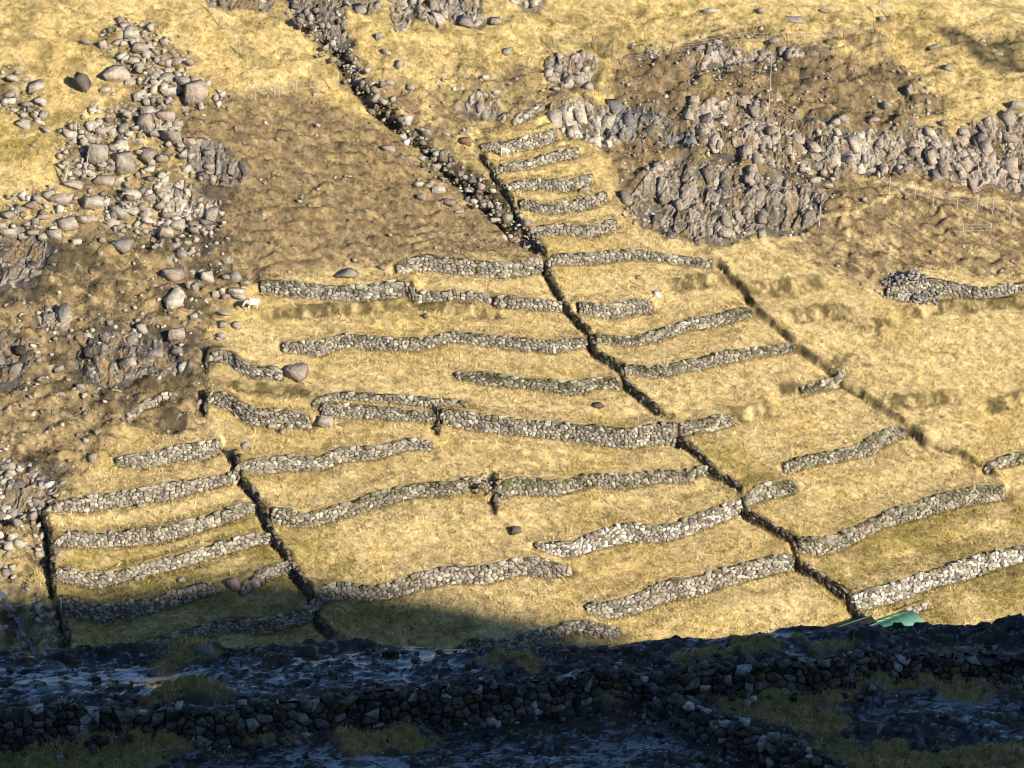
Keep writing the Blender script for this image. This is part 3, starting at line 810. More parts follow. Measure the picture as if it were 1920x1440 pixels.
def stone_face(length, Hf, sw, sh, rnd):
    """irregular courses of stones as polygons (u along the wall, v down from its top)"""
    Hmax = max(Hf(length * k / 40.0) for k in range(41))
    rows = int(Hmax / sh) + 2
    cols = int(length / sw) + 3
    S = {}
    wob = rnd.random() * 6
    for r in range(rows):
        off = rnd.random() * sw
        for c in range(-1, cols):
            S[(r, c)] = ((c + 0.5 + rnd.uniform(-.38, .38)) * sw + off * 0.6, (r + 0.42 + rnd.uniform(-.34, .34)) * sh + 0.10 * sh * math.sin(c * 0.7 + wob))
    K = sw / sh * 0.92
    for key in list(S):                       # some stones swallow their neighbours, so sizes vary
        if rnd.random() < 0.18 and 0 <= key[1] < cols - 1:
            del S[key]
    cells = []
    for (r, c), (u, v) in S.items():
        if u < 0 or u > length or v > Hf(u) + 0.05:
            continue
        poly = [(u - 2 * sw, (v - 2 * sh) * K), (u + 2 * sw, (v - 2 * sh) * K), (u + 2 * sw, (v + 2 * sh) * K), (u - 2 * sw, (v + 2 * sh) * K)]
        for dr_ in (-2, -1, 0, 1, 2):
            for dc in (-2, -1, 0, 1, 2):
                if (dr_ or dc) and (r + dr_, c + dc) in S:
                    qu, qv = S[(r + dr_, c + dc)]
                    nx, ny = qu - u, (qv - v) * K
                    poly = clip_poly(poly, u + nx / 2, v * K + ny / 2, nx, ny)
                    if len(poly) < 3:
                        break
            if len(poly) < 3:
                break
        if len(poly) < 3:
            continue
        top = rnd.uniform(-0.15, 0.08) if r == 0 else -0.3
        poly = [(a, max(b / K, top)) for a, b in poly]
        poly = [(min(max(a, -0.05), length + 0.05), b) for a, b in poly]
        cells.append(((u, v), poly, r))
    return cells


def wall_mesh(path, zt, zb, sw, sh, seed, tones, thick=0.45, bulge=(0.02, 0.12), bury=0.25, both=False, gap=0.92, moss=0.0, batter=0.12):
    """path (n,2) from left to right; the visible face looks to the right-hand side of the path (downhill)."""
    rnd = random.Random(seed)
    seg = np.hypot(np.diff(path[:, 0]), np.diff(path[:, 1]))
    L = np.concatenate([[0], np.cumsum(seg)])
    tot = L[-1]
    # smooth path
    ns = max(8, int(tot / 0.4))
    su = np.linspace(0, tot, ns)
    px = np.interp(su, L, path[:, 0]); py = np.interp(su, L, path[:, 1]); ztt = np.interp(su, L, zt); zbb = np.interp(su, L, zb)
    for _ in range(2):
        for arr in (px, py, ztt, zbb):
            arr[1:-1] = (arr[:-2] + arr[1:-1] * 2 + arr[2:]) / 4
    tx = np.gradient(px); ty = np.gradient(py); ln = np.hypot(tx, ty) + 1e-9
    nx, ny = ty / ln, -tx / ln

    def at(u):
        return (np.interp(u, su, px), np.interp(u, su, py), np.interp(u, su, ztt), np.interp(u, su, zbb), np.interp(u, su, nx), np.interp(u, su, ny))

    def Hf(u):
        return float(np.interp(u, su, ztt - zbb)) + bury
    cells = stone_face(tot, Hf, sw, sh, rnd)
    VS, FCS, CS = [], [], []
    sides = (1, -1) if both else (1,)
    for side in sides:
        for (cu_, cv_), poly, r in (cells if side == 1 else stone_face(tot, Hf, sw, sh, rnd)):
            n = len(poly)
            mu = sum(p[0] for p in poly) / n; mv = sum(p[1] for p in poly) / n
            d0 = rnd.uniform(*bulge)
            if rnd.random() < 0.08: d0 += 0.07
            tlx, tlv = rnd.uniform(-.4, .4), rnd.uniform(-.4, .4)
            tone = rnd.choice(tones); k = rnd.uniform(0.72, 1.22)
            colr = [tone[0] * k, tone[1] * k, tone[2] * k]
            if moss and rnd.random() < moss * (1.6 if r == 0 else 0.7):
                q_ = rnd.uniform(.4, .9); colr = [colr[0] * (1 - q_) + 0.13 * q_, colr[1] * (1 - q_) + 0.125 * q_, colr[2] * (1 - q_) + 0.045 * q_]
            base_i = len(VS)
            f2 = rnd.uniform(0.66, 0.86)
            gp = gap * rnd.uniform(0.93, 1.03)
            rings = ((gp, -0.12), (gp * 0.98, d0 * 0.72), (f2, d0))
            for (sc_, dp) in rings:
                for (a, b) in poly:
                    jit = 0.0 if dp < 0 else rnd.uniform(-.012, .012)
                    u = mu + (a - mu) * sc_ + jit; v = mv + (b - mv) * sc_ + jit
                    dd = dp + (tlx * (u - mu) + tlv * (v - mv) if dp > 0 else 0)
                    VS.append((u, v, dd, side)); CS.append(colr)
            VS.append((mu, mv, d0 * 1.06, side)); CS.append(colr)
            for q in range(2):
                for i in range(n):
                    a = base_i + q * n + i; b = base_i + q * n + (i + 1) % n
                    FCS.append((a, b, b + n)); FCS.append((a, b + n, a + n))
            ce = base_i + 3 * n
            for i in range(n):
                FCS.append((base_i + 2 * n + i, base_i + 2 * n + (i + 1) % n, ce))
    A = np.array(VS)
    x_, y_, t_, b_, nx_, ny_ = at(A[:, 0])
    # the face leans back slightly, as a retaining wall does
    lean = batter * (t_ - A[:, 1] - b_) / np.maximum(t_ - b_, 0.3)
    dd = A[:, 2] - np.clip(lean, 0, batter)
    off = np.where(A[:, 3] > 0, dd, -(thick + dd))
    W = np.stack([x_ + nx_ * off, y_ + ny_ * off, t_ - A[:, 1]], -1)
    Fc = np.array(FCS)
    return W, Fc, np.array(CS), (px, py, ztt, zbb, nx, ny)


def core_mesh(pr, thick, bury):
    px, py, zt, zb, nx, ny = pr
    n = len(px)
    f = 0.10; t0 = 0.07
    ring = np.stack([np.stack([px - nx * 0.05, py - ny * 0.05, zb - bury], -1), np.stack([px - nx * (f + 0.05), py - ny * (f + 0.05), zt - t0], -1),
                     np.stack([px - nx * thick, py - ny * thick, zt - t0], -1), np.stack([px - nx * thick, py - ny * thick, zb - bury], -1)], 1)
    Vv = ring.reshape(-1, 3)
    Fq = []
    for i in range(n - 1):
        for k in range(4):
            a = i * 4 + k; b = i * 4 + (k + 1) % 4
            Fq.append((a, b, b + 4, a + 4))
    Fq.append((0, 3, 2, 1)); e = (n - 1) * 4; Fq.append((e, e + 1, e + 2, e + 3))
    Fq = np.array(Fq)
    return Vv, np.concatenate([Fq[:, [0, 1, 2]], Fq[:, [0, 2, 3]]])


TONES = [(0.36,0.325,0.255), (0.31,0.27,0.215), (0.41,0.37,0.285), (0.28,0.25,0.20), (0.33,0.275,0.22), (0.46,0.425,0.335), (0.17,0.15,0.12), (0.22,0.19,0.15)]
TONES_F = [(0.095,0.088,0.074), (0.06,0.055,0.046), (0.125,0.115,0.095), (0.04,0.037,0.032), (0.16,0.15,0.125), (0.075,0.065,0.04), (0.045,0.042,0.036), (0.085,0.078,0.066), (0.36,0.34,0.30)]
face_pts = []
TONES = [(a_ * .92, b_ * .91, c_ * .88) for a_, b_, c_ in TONES]
lip_pts = []          # where turf hangs over wall tops
for wi, ((lab, pts), (P, h, a)) in enumerate(zip(WALLS, wall_paths)):
    path = P[:, :2].copy()
    # densify
    seg = np.hypot(np.diff(path[:, 0]), np.diff(path[:, 1])); L = np.concatenate([[0], np.cumsum(seg)])
    nn = max(6, int(L[-1] / 0.6)); s_ = np.linspace(0, L[-1], nn)
    dense = np.stack([np.interp(s_, L, path[:, 0]), np.interp(s_, L, path[:, 1])], -1)
    hh = np.interp(s_, L, h)
    t = np.gradient(dense, axis=0); t /= np.linalg.norm(t, axis=1)[:, None] + 1e-9
    nrm = np.stack([t[:, 1], -t[:, 0]], -1)                 # downhill side
    upz = hill_z(dense[:, 0] - nrm[:, 0] * 0.4, dense[:, 1] - nrm[:, 1] * 0.4)
    dnz = hill_z(dense[:, 0] + nrm[:, 0] * 0.4, dense[:, 1] + nrm[:, 1] * 0.4)
    midz = (upz + dnz) / 2
    half = np.maximum(hh / 2 * 0.86, 0.12)
    topz = np.maximum(upz * 0.4 + (midz + half) * 0.6, dnz + 0.2) + 0.03
    topz = topz + 0.22 * fbm(s_ * 0.45 + wi * 9.1, s_ * 0 + wi, 730, 3) - 0.10 * (np.minimum(s_, L[-1] - s_) < 0.5)
    botz = np.minimum(dnz, topz - 0.15)
    face = dense + nrm * 0.24
    moss = 0.35 if ('moss' in lab or 'turf' in lab) else (0.04 if wi % 3 else 0.10)
    big = 1.0
    sw = random.uniform(0.27, 0.36); sh = random.uniform(0.17, 0.22)
    tn = TONES
    if 'lichen' in lab: tn = TONES + [(0.52,0.50,0.44)] * 3
    W, Fc, Cc, pr = wall_mesh(face, topz, botz, sw, sh, 900 + wi, tn, moss=moss)
    Vc, Fcc = core_mesh(pr, 0.42, 0.25)
    nW = len(W)
    Wall = np.concatenate([W, Vc]); Fall = np.concatenate([Fc, Fcc + nW])
    Call = np.concatenate([Cc, np.tile(np.array([[0.06, 0.045, 0.03]]), (len(Vc), 1))])
    o = mesh_np('stone_wall', Wall, Fall, M_STONE, Call)
    tag(o, lab, 'stone wall', 'dry-stone terrace walls')
    lip_pts.append((face, topz, nrm)); face_pts.append((face, topz, botz, nrm))

SIDE_LAB = ["long dark stepped stone edge running down beside the gully and the upper and middle fields", "long dark stone edge stepping down between the lower fields to the shed",
            "short dark stone corner at the left end of the straight pale wall", "dark stone edge running down right of the lower left terraces",
            "dark stone ends of the lower left terraces, facing the brown gully", "shaded stone edge at the left end of the wall crossing into shadow",
            "small stone edge at the left end of the short broken wall", "small stone edge at the left end of the tumbled wall",
            "dark square left end of the tallest wall", "tumbled left end of the green mossed wall"]
for wi, (P, (pts, H)) in enumerate(zip(step_paths, STEPS)):
    seg = np.hypot(np.diff(P[:, 0]), np.diff(P[:, 1])); L = np.concatenate([[0], np.cumsum(seg)])
    nn = max(5, int(L[-1] / 0.5)); s_ = np.linspace(0, L[-1], nn)
    dense = np.stack([np.interp(s_, L, P[:, 0]), np.interp(s_, L, P[:, 1])], -1)
    t = np.gradient(dense, axis=0); t /= np.linalg.norm(t, axis=1)[:, None] + 1e-9
    nrm = np.stack([t[:, 1], -t[:, 0]], -1)
    upz = hill_z(dense[:, 0] - nrm[:, 0] * 0.3, dense[:, 1] - nrm[:, 1] * 0.3)
    dnz = hill_z(dense[:, 0] + nrm[:, 0] * 0.3, dense[:, 1] + nrm[:, 1] * 0.3)
    topz = np.maximum(upz, dnz + 0.15)
    W, Fc, Cc, pr = wall_mesh(dense + nrm * 0.05, topz, np.minimum(dnz, topz - 0.15), 0.36, 0.25, 1200 + wi, [(t_[0] * .6, t_[1] * .55, t_[2] * .5) for t_ in TONES], moss=0.1, bulge=(.03, .12), batter=0.03)  # stone tones darkened to carry the shade on these left-facing sides
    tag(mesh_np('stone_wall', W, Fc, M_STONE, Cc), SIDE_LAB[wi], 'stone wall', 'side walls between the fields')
    lip_pts.append((dense + nrm * 0.1, topz, nrm))

# rubble heap next to the right-hand wall, foreground walls
FWALLS = [
 ("long dark drystone wall in shade running along the rocky ledge across the whole front",
  [(-120,1325,1400),(0,1323,1395),(100,1320,1378),(200,1317,1360),(250,1335,1362),(300,1340,1364),(340,1318,1372),(400,1313,1373),(500,1303,1363),(600,1300,1350),(640,1283,1343),(773,1280,1342),(923,1270,1337),(1040,1270,1320),(1107,1257,1310),(1173,1260,1303),(1280,1233,1283),(1380,1233,1280),(1480,1230,1277),(1580,1227,1273),(1680,1223,1267),(1780,1222,1258),(1847,1212,1260),(1930,1213,1260),(2050,1212,1258)], True),
 ("shorter dark drystone wall in shade branching off the long one toward the lower right",
  [(1212,1275,1318),(1250,1305,1350),(1330,1330,1376),(1400,1352,1400),(1460,1380,1430),(1530,1420,1470),(1610,1455,1505)], True),
]
fwall_geo = []
for wi, (lab, pts, both) in enumerate(FWALLS):
    a = np.array(pts, float)
    P = unproject(a[:, 0], a[:, 2], ledge_z, 60, 120, 500)
    seg = np.hypot(np.diff(P[:, 0]), np.diff(P[:, 1])); L = np.concatenate([[0], np.cumsum(seg)])
    dep = (P - CAM) @ FWD
    h = (a[:, 2] - a[:, 1]) * dep / F_PX / math.cos(PITCH) - 0.12
    nn = int(L[-1] / 0.5); s_ = np.linspace(0, L[-1], nn)
    dense = np.stack([np.interp(s_, L, P[:, 0]), np.interp(s_, L, P[:, 1])], -1)
    for _ in range(2):
        dense[1:-1] = (dense[:-2] + 2 * dense[1:-1] + dense[2:]) / 4
    gz = ledge_z(dense[:, 0], dense[:, 1])
    tz = gz + np.interp(s_, L, h) + np.array([random.uniform(-.06, .06) for _ in s_])
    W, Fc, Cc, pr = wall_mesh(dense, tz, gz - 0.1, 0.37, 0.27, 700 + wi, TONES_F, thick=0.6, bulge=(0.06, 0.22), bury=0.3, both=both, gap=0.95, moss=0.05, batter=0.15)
    Vc, Fcc = core_mesh(pr, 0.55, 0.4)
    nW = len(W)
    fwall_geo.append([np.concatenate([W, Vc]), np.concatenate([Fc, Fcc + nW]), np.concatenate([Cc, np.tile(np.array([[0.02, 0.018, 0.015]]), (len(Vc), 1))]), pr, lab])

# ------------------------------------------------------------------ rocks
def hull(seed, ncut=7, sq=(1, .8, .65), depth=0.36):
    """an angular block: a box cut by random planes"""
    r = np.random.default_rng(seed)
    N = [np.array(v, float) for v in ((1, 0, 0), (-1, 0, 0), (0, 1, 0), (0, -1, 0), (0, 0, 1), (0, 0, -1))]
    N = [n + r.normal(0, .16, 3) for n in N]; D_ = [0.5 * r.uniform(.85, 1.05) for _ in N]
    for _ in range(ncut):
        n = r.normal(0, 1, 3); N.append(n); D_.append(None)
    N = [n / np.linalg.norm(n) for n in N]; D_ = [d if d is not None else depth * r.uniform(1.0, 1.5) for d in D_]
    N = np.array(N); D_ = np.array(D_)
    pts = []
    m = len(N)
    for a in range(m):
        for b in range(a + 1, m):
            for c in range(b + 1, m):
                M = N[[a, b, c]]
                if abs(np.linalg.det(M)) < 1e-3: continue
                p = np.linalg.solve(M, D_[[a, b, c]])
                if (N @ p <= D_ + 1e-6).all(): pts.append(p)
    bm = bmesh.new()
    for p in pts: bm.verts.new((p[0] * sq[0], p[1] * sq[1], p[2] * sq[2]))
    bmesh.ops.remove_doubles(bm, verts=bm.verts, dist=0.03)
    bmesh.ops.convex_hull(bm, input=bm.verts)
    for v in list(bm.verts):
        if not v.link_faces: bm.verts.remove(v)
    bmesh.ops.triangulate(bm, faces=bm.faces)
    bm.verts.index_update()
    Vv = np.array([v.co[:] for v in bm.verts]); Ff = np.array([[v.index for v in f.verts] for f in bm.faces])
    bm.free()
    return Vv, Ff


HULLS = [hull(100 + i, 2 + i % 4, [(1, .8, .8), (1, .75, .65), (1, 1, .85), (.9, .8, 1), (1, .9, .55)][i % 5], [0.38, 0.34, 0.40, 0.36][i % 4]) for i in range(16)]
ROCK_COLS = [(0.36,0.30,0.225), (0.32,0.25,0.19), (0.41,0.355,0.27), (0.27,0.23,0.175)]
ROCK_MESH = {}


def rock_mesh(shape, tone, mat):
    k = (shape, tone, mat.name)
    if k not in ROCK_MESH:
        Vv, Ff = HULLS[shape % len(HULLS)]
        c = np.tile(np.array([tone]), (len(Vv), 1))
        o = mesh_np('boulder', Vv, Ff, mat, c)
        ROCK_MESH[k] = o.data
        bpy.data.objects.remove(o)
    return ROCK_MESH[k]


def place_rock(u, v, w_px, h_px, tone, rnd, hf, mat=M_BOULDER, rng=(130, 300)):
    # base of the stone: a little below its centre in the picture
    P = unproject([u], [v + h_px * 0.18], hf, rng[0], rng[1], 1400)[0]
    dep = (P - CAM) @ FWD
    wm = w_px * dep / F_PX; hm = h_px * dep / F_PX
    me = rock_mesh(rnd.randrange(16), tone, mat)
    o = bpy.data.objects.new('boulder', me)
    o.location = (P[0], P[1], hf(np.array([P[0]]), np.array([P[1]]))[0] + hm * 0.17)
    o.scale = (wm * 0.90, (wm + hm) / 2 * 0.85, hm * 1.02)
    o.rotation_euler = (rnd.uniform(-.25, .25), rnd.uniform(-.3, .3), rnd.uniform(-.5, .5) + rnd.choice((0, math.pi)))
    COL.objects.link(o)
    return o, P, wm


ORD = ['topmost', 'second from the top', 'third from the top', 'fourth from the top', 'fifth from the top', 'sixth from the top', 'seventh from the top',
       'eighth from the top', 'ninth from the top', 'tenth from the top', 'eleventh from the top', 'lowest']
CLUSTERS = {
 "in the highest scree patch of the left pasture": [(193,80,20,20),(245,60,26,16),(262,78,28,18),(160,62,18,12),(222,62,20,14),(275,92,22,14),(235,92,22,16),(290,78,16,12)],
 "around the dark overhang at left": [(222,128,50,36),(155,142,32,42),(260,120,20,20),(243,137,26,16),(198,157,24,12),(250,104,22,16)],
 "in the heap right of the overhang": [(322,160,46,26),(367,172,52,46),(316,137,34,24),(291,138,20,22),(345,143,28,22),(368,150,24,18),(330,115,26,16),(355,114,18,12),(304,120,20,14)],
 "in the pile below that overhang heap": [(310,207,42,28),(272,218,36,30),(297,232,36,28),(278,194,30,20),(252,234,18,14),(260,167,25,18),(283,172,16,10)],
 "in the left scree below the pile": [(170,235,25,22),(203,232,30,22),(228,245,30,28),(192,247,30,20),(165,257,26,16),(135,253,20,16),(232,225,20,12)],
 "around two large stones in mid scree": [(184,287,46,40),(232,300,46,38),(275,283,32,25),(305,295,26,20),(142,308,26,18),(160,305,20,18),(262,268,24,16),(222,322,18,14)],
 "at the top of the black stained rock": [(325,252,36,30),(355,250,26,24),(372,262,16,16),(345,270,24,14),(330,234,20,12),(392,300,26,18),(398,330,18,26)],
 "in the lower left scree": [(195,330,46,28),(140,332,36,18),(245,350,36,20),(310,345,30,22),(172,360,42,28),(110,362,50,26),(222,375,36,28),(246,383,32,16),(270,392,22,18),(240,362,22,16),(280,360,26,18)],
 "near the foot of the lower left scree": [(228,440,42,34),(311,430,30,22),(333,420,30,18),(300,415,18,14),(324,398,22,14),(340,474,24,18),(352,445,14,12),(190,428,14,12)],
 "in the stone band below the left pasture": [(80,388,26,16),(15,400,24,16),(46,412,30,20),(62,428,28,18),(104,430,30,22),(128,420,36,26),(142,440,24,18),(165,395,34,20),(14,430,26,20),(82,442,22,14),(155,410,26,20)],
 "in the upper clump at the left edge": [(25,143,24,14),(66,150,30,22),(45,132,20,12),(16,156,24,14),(76,180,24,22),(55,186,20,14)],
 "in the lower clump at the left edge": [(45,220,26,24),(80,205,18,18),(86,225,18,14),(64,216,18,14),(62,258,12,8)],
 "in the group left of the standing sheep": [(330,550,48,36),(325,515,38,28),(353,523,13,22),(367,536,14,24),(362,567,18,18),(312,504,16,12)],
 "in the heap above the standing sheep": [(387,505,30,22),(423,504,16,16),(438,506,34,24),(440,528,36,20),(447,541,30,16),(415,530,14,24),(405,543,20,14),(460,530,18,14),(425,548,20,12)],
 "in the short file below the sheep": [(418,586,26,10),(443,598,18,16),(417,598,16,14),(415,613,16,14),(407,628,12,10)],
 "on the brown slope left of the terraces": [(332,622,38,24),(331,640,26,14),(245,680,26,22),(310,688,20,14),(265,600,22,26),(110,683,20,14),(205,596,12,12),(115,730,20,14),(150,713,18,16)],
 "near the left ends of the terraces": [(555,683,46,40),(513,675,24,18),(535,652,10,14),(460,832,16,12),(174,856,20,20),(340,660,14,18),(374,740,14,10)],
 "fallen below the tumbled wall": [(530,801,16,12),(545,796,12,10),(612,790,36,22),(578,790,18,12),(508,795,18,12),(640,795,14,8)],
 "on the lower left terraces": [(435,1076,28,30),(480,1093,20,18),(456,1098,16,16),(340,1078,16,12),(255,1066,12,12),(262,940,14,8),(408,1100,16,10)],
 "lying alone in the sunny middle fields": [(966,992,26,18),(1120,757,22,14),(797,586,10,14),(1197,506,10,7),(1232,552,14,16)],
 "along the upper gully": [(710,55,20,16),(720,82,16,14),(726,92,18,12),(748,110,14,20),(685,172,22,14),(697,186,30,20),(770,160,18,12),(730,143,18,12),(655,130,14,18)],
 "along the middle gully": [(730,257,30,20),(762,264,13,13),(800,236,18,16),(835,268,24,14),(793,288,22,12),(817,307,20,12),(752,246,18,14),(850,290,20,14)],
 "on the heather slope left of the gully": [(785,330,18,12),(804,333,20,12),(822,346,30,16),(790,350,24,14),(843,362,26,12),(650,497,40,22),(715,490,16,12),(862,395,22,8)],
 "at the gully's narrow lower end": [(873,262,24,14),(930,378,30,18),(950,400,20,22),(910,372,16,18),(970,425,18,14),(900,352,16,20),(990,455,22,14),(876,242,8,12)],
 "in the bright pasture at top centre": [(951,83,18,12),(908,137,20,18),(1425,10,16,16),(1330,20,28,14),(1543,6,18,12),(1490,38,34,10),(928,22,22,16)],
 "around the craggy knoll": [(1035,142,24,18),(1062,150,26,18),(1085,108,16,14),(1104,156,20,26),(1042,160,18,14),(930,160,16,10),(955,155,14,10)],
 "on the right hand heather slope": [(1583,206,20,22),(1567,216,20,18),(1635,222,24,14),(1410,296,22,26),(1508,316,22,16),(1528,322,26,18),(1550,334,32,14),(1440,285,16,12),(1302,185,24,20),(1415,182,14,10),(1460,210,14,10)],
 "at the top right slope": [(1705,165,16,22),(1662,196,14,16),(1903,185,26,20),(1780,112,18,18),(1750,88,26,10),(1870,94,26,10),(1843,60,14,8),(1770,230,16,12)],
 "below the right hand cliffs": [(1622,356,12,16),(1450,72,24,14),(1345,74,18,14),(1655,22,14,10),(1818,392,12,6),(1095,346,24,13),(1655,310,16,10),(1780,345,16,8)],
}
SPECIAL = {
 (555,683): "big lone pale boulder standing at the right end of the short broken wall",
 (435,1076): "large upright pinkish boulder in the gap of the lower left terrace wall",
 (330,550): "large smooth rounded boulder, biggest in the group left of the standing sheep",
 (966,992): "dark little rock heap alone in the middle of the field left of the lichen wall",
 (1120,757): "small dark rock alone in the field above the tallest wall",
 (797,586): "narrow dark stone sticking out of the grass below the squared wall block",
 (1232,552): "small white stone at the right end of the short wall right of the gully",
 (1197,506): "tiny dark stone in the grass just below the foot of the narrow terraces",
 (951,83): "single grey white boulder in the bright pasture at top centre",
 (1095,346): "flat grey boulder lying on the third narrow upper terrace",
 (245,680): "tilted pale slab with a black shadow side on the brown left slope",
 (222,128): "broad boulder with a black hollow under it in the left pasture",
 (155,142): "steep dark boulder alone in the grass left of the overhang",
 (367,172): "large blocky boulder at the lower right of the tight heap",
 (873,262): "rusty brown boulder at the left end of the topmost upper terrace",
 (762,264): "round white stone beside the middle gully",
 (1490,38): "long dark flat rock lying in the bright upper pasture",
}
rr = random.Random(77)
boulder_xy = []
for cname, items in CLUSTERS.items():
    items = sorted(items, key=lambda q: q[1])
    rest = [q for q in items if (q[0], q[1]) not in SPECIAL]
    for q in items:
        tone = rr.choice(ROCK_COLS)
        if (q[0], q[1]) in ((1232,552), (762,264)): tone = (0.75, 0.74, 0.70)
        if (q[0], q[1]) in ((966,992), (1120,757), (797,586), (155,142)): tone = (0.12, 0.10, 0.08)
        if (q[0], q[1]) == (873,262): tone = (0.26, 0.15, 0.09)
        if (q[0], q[1]) == (435,1076): tone = (0.33, 0.23, 0.19)
        o, P, wm = place_rock(q[0], q[1], q[2], q[3], tone, rr, hill_z)
        boulder_xy.append((P[0], P[1], wm))
        if (q[0], q[1]) in SPECIAL:
            lab = SPECIAL[(q[0], q[1])]
        else:
            k = rest.index(q)
            if k == len(rest) - 1 and len(rest) > 1: wd = 'lowest'
            else: wd = ORD[min(k, 10)]
            size = 'large' if q[2] >= 36 else ('medium' if q[2] >= 22 else 'small')
            lab = f"{size} grey boulder {cname}, {wd}"
        tag(o, lab, 'boulder', 'boulders on the hillside')


def block_small(seed):
    r = np.random.default_rng(seed)
    bm = bmesh.new()
    for sx in (-1, 1):
        for sy in (-1, 1):
            for sz_ in (-1, 1):
                bm.verts.new(Vector((sx, sy, sz_)) * 0.36 + Vector(r.uniform(-.2, .2, 3)))
    bmesh.ops.convex_hull(bm, input=bm.verts)
    for v in list(bm.verts):
        if not v.link_faces: bm.verts.remove(v)
    bmesh.ops.triangulate(bm, faces=bm.faces)
    bm.verts.index_update()
    out = (np.array([v.co[:] for v in bm.verts]), np.array([[v.index for v in f.verts] for f in bm.faces]))
    bm.free()
    return out


def scatter_stones(name, cen, size, mat, cols, seed, lift=0.15):
    """many small loose stones in one mesh"""
    r = random.Random(seed)
    simple = []
    for i in range(8):
        simple.append(block_small(seed * 10 + i))
    VV, FF, CC = [], [], []
    n = 0
    for (x, y, z), s in zip(cen, size):
        Vv, Ff = simple[r.randrange(8)]
        a = r.uniform(0, 6.28); ca, sa = math.cos(a), math.sin(a)
        q = Vv * np.array([s, s * r.uniform(.6, 1), s * r.uniform(.45, .9)])
        b_ = r.uniform(-.6, .6); cb, sb = math.cos(b_), math.sin(b_)
        q = np.stack([q[:, 0] * cb - q[:, 2] * sb, q[:, 1], q[:, 0] * sb + q[:, 2] * cb], -1)
        q = np.stack([q[:, 0] * ca - q[:, 1] * sa, q[:, 0] * sa + q[:, 1] * ca, q[:, 2]], -1) + np.array([x, y, z + s * lift])
        VV.append(q); FF.append(Ff + n); n += len(Vv)
        c = r.choice(cols); k = r.uniform(.75, 1.25)
        CC.append(np.tile(np.array([[c[0] * k, c[1] * k, c[2] * k]]), (len(Vv), 1)))
    return np.concatenate(VV), np.concatenate(FF), np.concatenate(CC)


# scree: thousands of small stones too many to count
cand_n = 80000
cx = RNG.uniform(-48, 48, cand_n); cy = RNG.uniform(146, 216, cand_n)
ii = ((cx - GX[0]) / STEP).astype(int); jj = ((cy - GY[0]) / STEP).astype(int)
dens = (Z_SCREE * 1.5 + Z_BROWN_L * 0.35 + Z_HEATH_R * 0.75 + Z_GULLY * 0.35 + Z_BL * 1.0 + Z_ROUGH * 0.12 + Z_HEATH_L * 0.10 + Z_RIGHT * 0.03) * (0.25 + 1.5 * sstep(-0.2, 0.3, fbm(X * 0.35, Y * 0.35, 401, 3)))
dens = dens * (near_wall > 0.8) + 0.0006
keep = RNG.random(cand_n) < dens[ii, jj] * 0.55
cx, cy = cx[keep], cy[keep]
cz = hill_z(cx, cy)
sz = 0.09 + (0.40 + 0.45 * np.clip(Z_SCREE + Z_BL, 0, 1)[((cx - GX[0]) / STEP).astype(int), ((cy - GY[0]) / STEP).astype(int)]) * RNG.random(len(cx)) ** 2.6
VV, FF, CC = scatter_stones('scree', np.stack([cx, cy, cz], -1), sz, M_STONE, [(0.35,0.30,0.23), (0.30,0.245,0.19), (0.42,0.37,0.29), (0.20,0.165,0.13)], 5)
tag(mesh_np('scree', VV, FF, M_STONE, CC), "small loose grey stones strewn over the brown slopes and the gully", 'scree', kind='stuff')

# broken stones lining the gully
hc, hs = [], []
gl = np.array([(575,30),(600,60),(650,125),(700,180),(760,240),(830,310),(900,375),(960,425),(1005,462)], float)
gk = np.array([rr.uniform(0, len(gl) - 1.001) for _ in range(420)])
gu = np.interp(gk, np.arange(len(gl)), gl[:, 0]) + np.array([rr.gauss(0, 13) for _ in gk]); gv = np.interp(gk, np.arange(len(gl)), gl[:, 1]) + np.array([rr.gauss(0, 9) for _ in gk])
for q in unproject(gu, gv, hill_z, 130, 300, 1200):
    hc.append(tuple(q)); hs.append(rr.uniform(.12, .35) if rr.random() < .75 else rr.uniform(.4, .85))
VV, FF, CC = scatter_stones('gully_stones', hc, hs, M_STONE, [(0.20,0.165,0.13), (0.28,0.235,0.18), (0.14,0.115,0.09), (0.38,0.33,0.26)], 23)
tag(mesh_np('gully_stones', VV, FF, M_STONE, CC), "dark broken stones lining the gully down the upper slope", 'stones', kind='stuff')
# rubble heap
hc, hs = [], []
Pr = unproject([1712], [545], hill_z, 130, 300)[0]
for i in range(320):
    dx = rr.gauss(0, 1.1); dy = rr.gauss(0, .5)
    x, y = Pr[0] + dx, Pr[1] + 0.6 + dy
    z = hill_z(np.array([x]), np.array([y]))[0] + max(0, 1.0 - 0.42 * abs(dx) - .9 * abs(dy)) * rr.random()
    hc.append((x, y, z)); hs.append(rr.uniform(.18, .42))
VV, FF, CC = scatter_stones('rubble_heap', hc, hs, M_STONE, [(0.26,0.235,0.21), (0.31,0.28,0.24), (0.20,0.18,0.16)], 9)
tag(mesh_np('rubble_heap', VV, FF, M_STONE, CC), "heap of grey rubble piled on the left end of the right edge wall", 'rubble heap', kind='stuff')
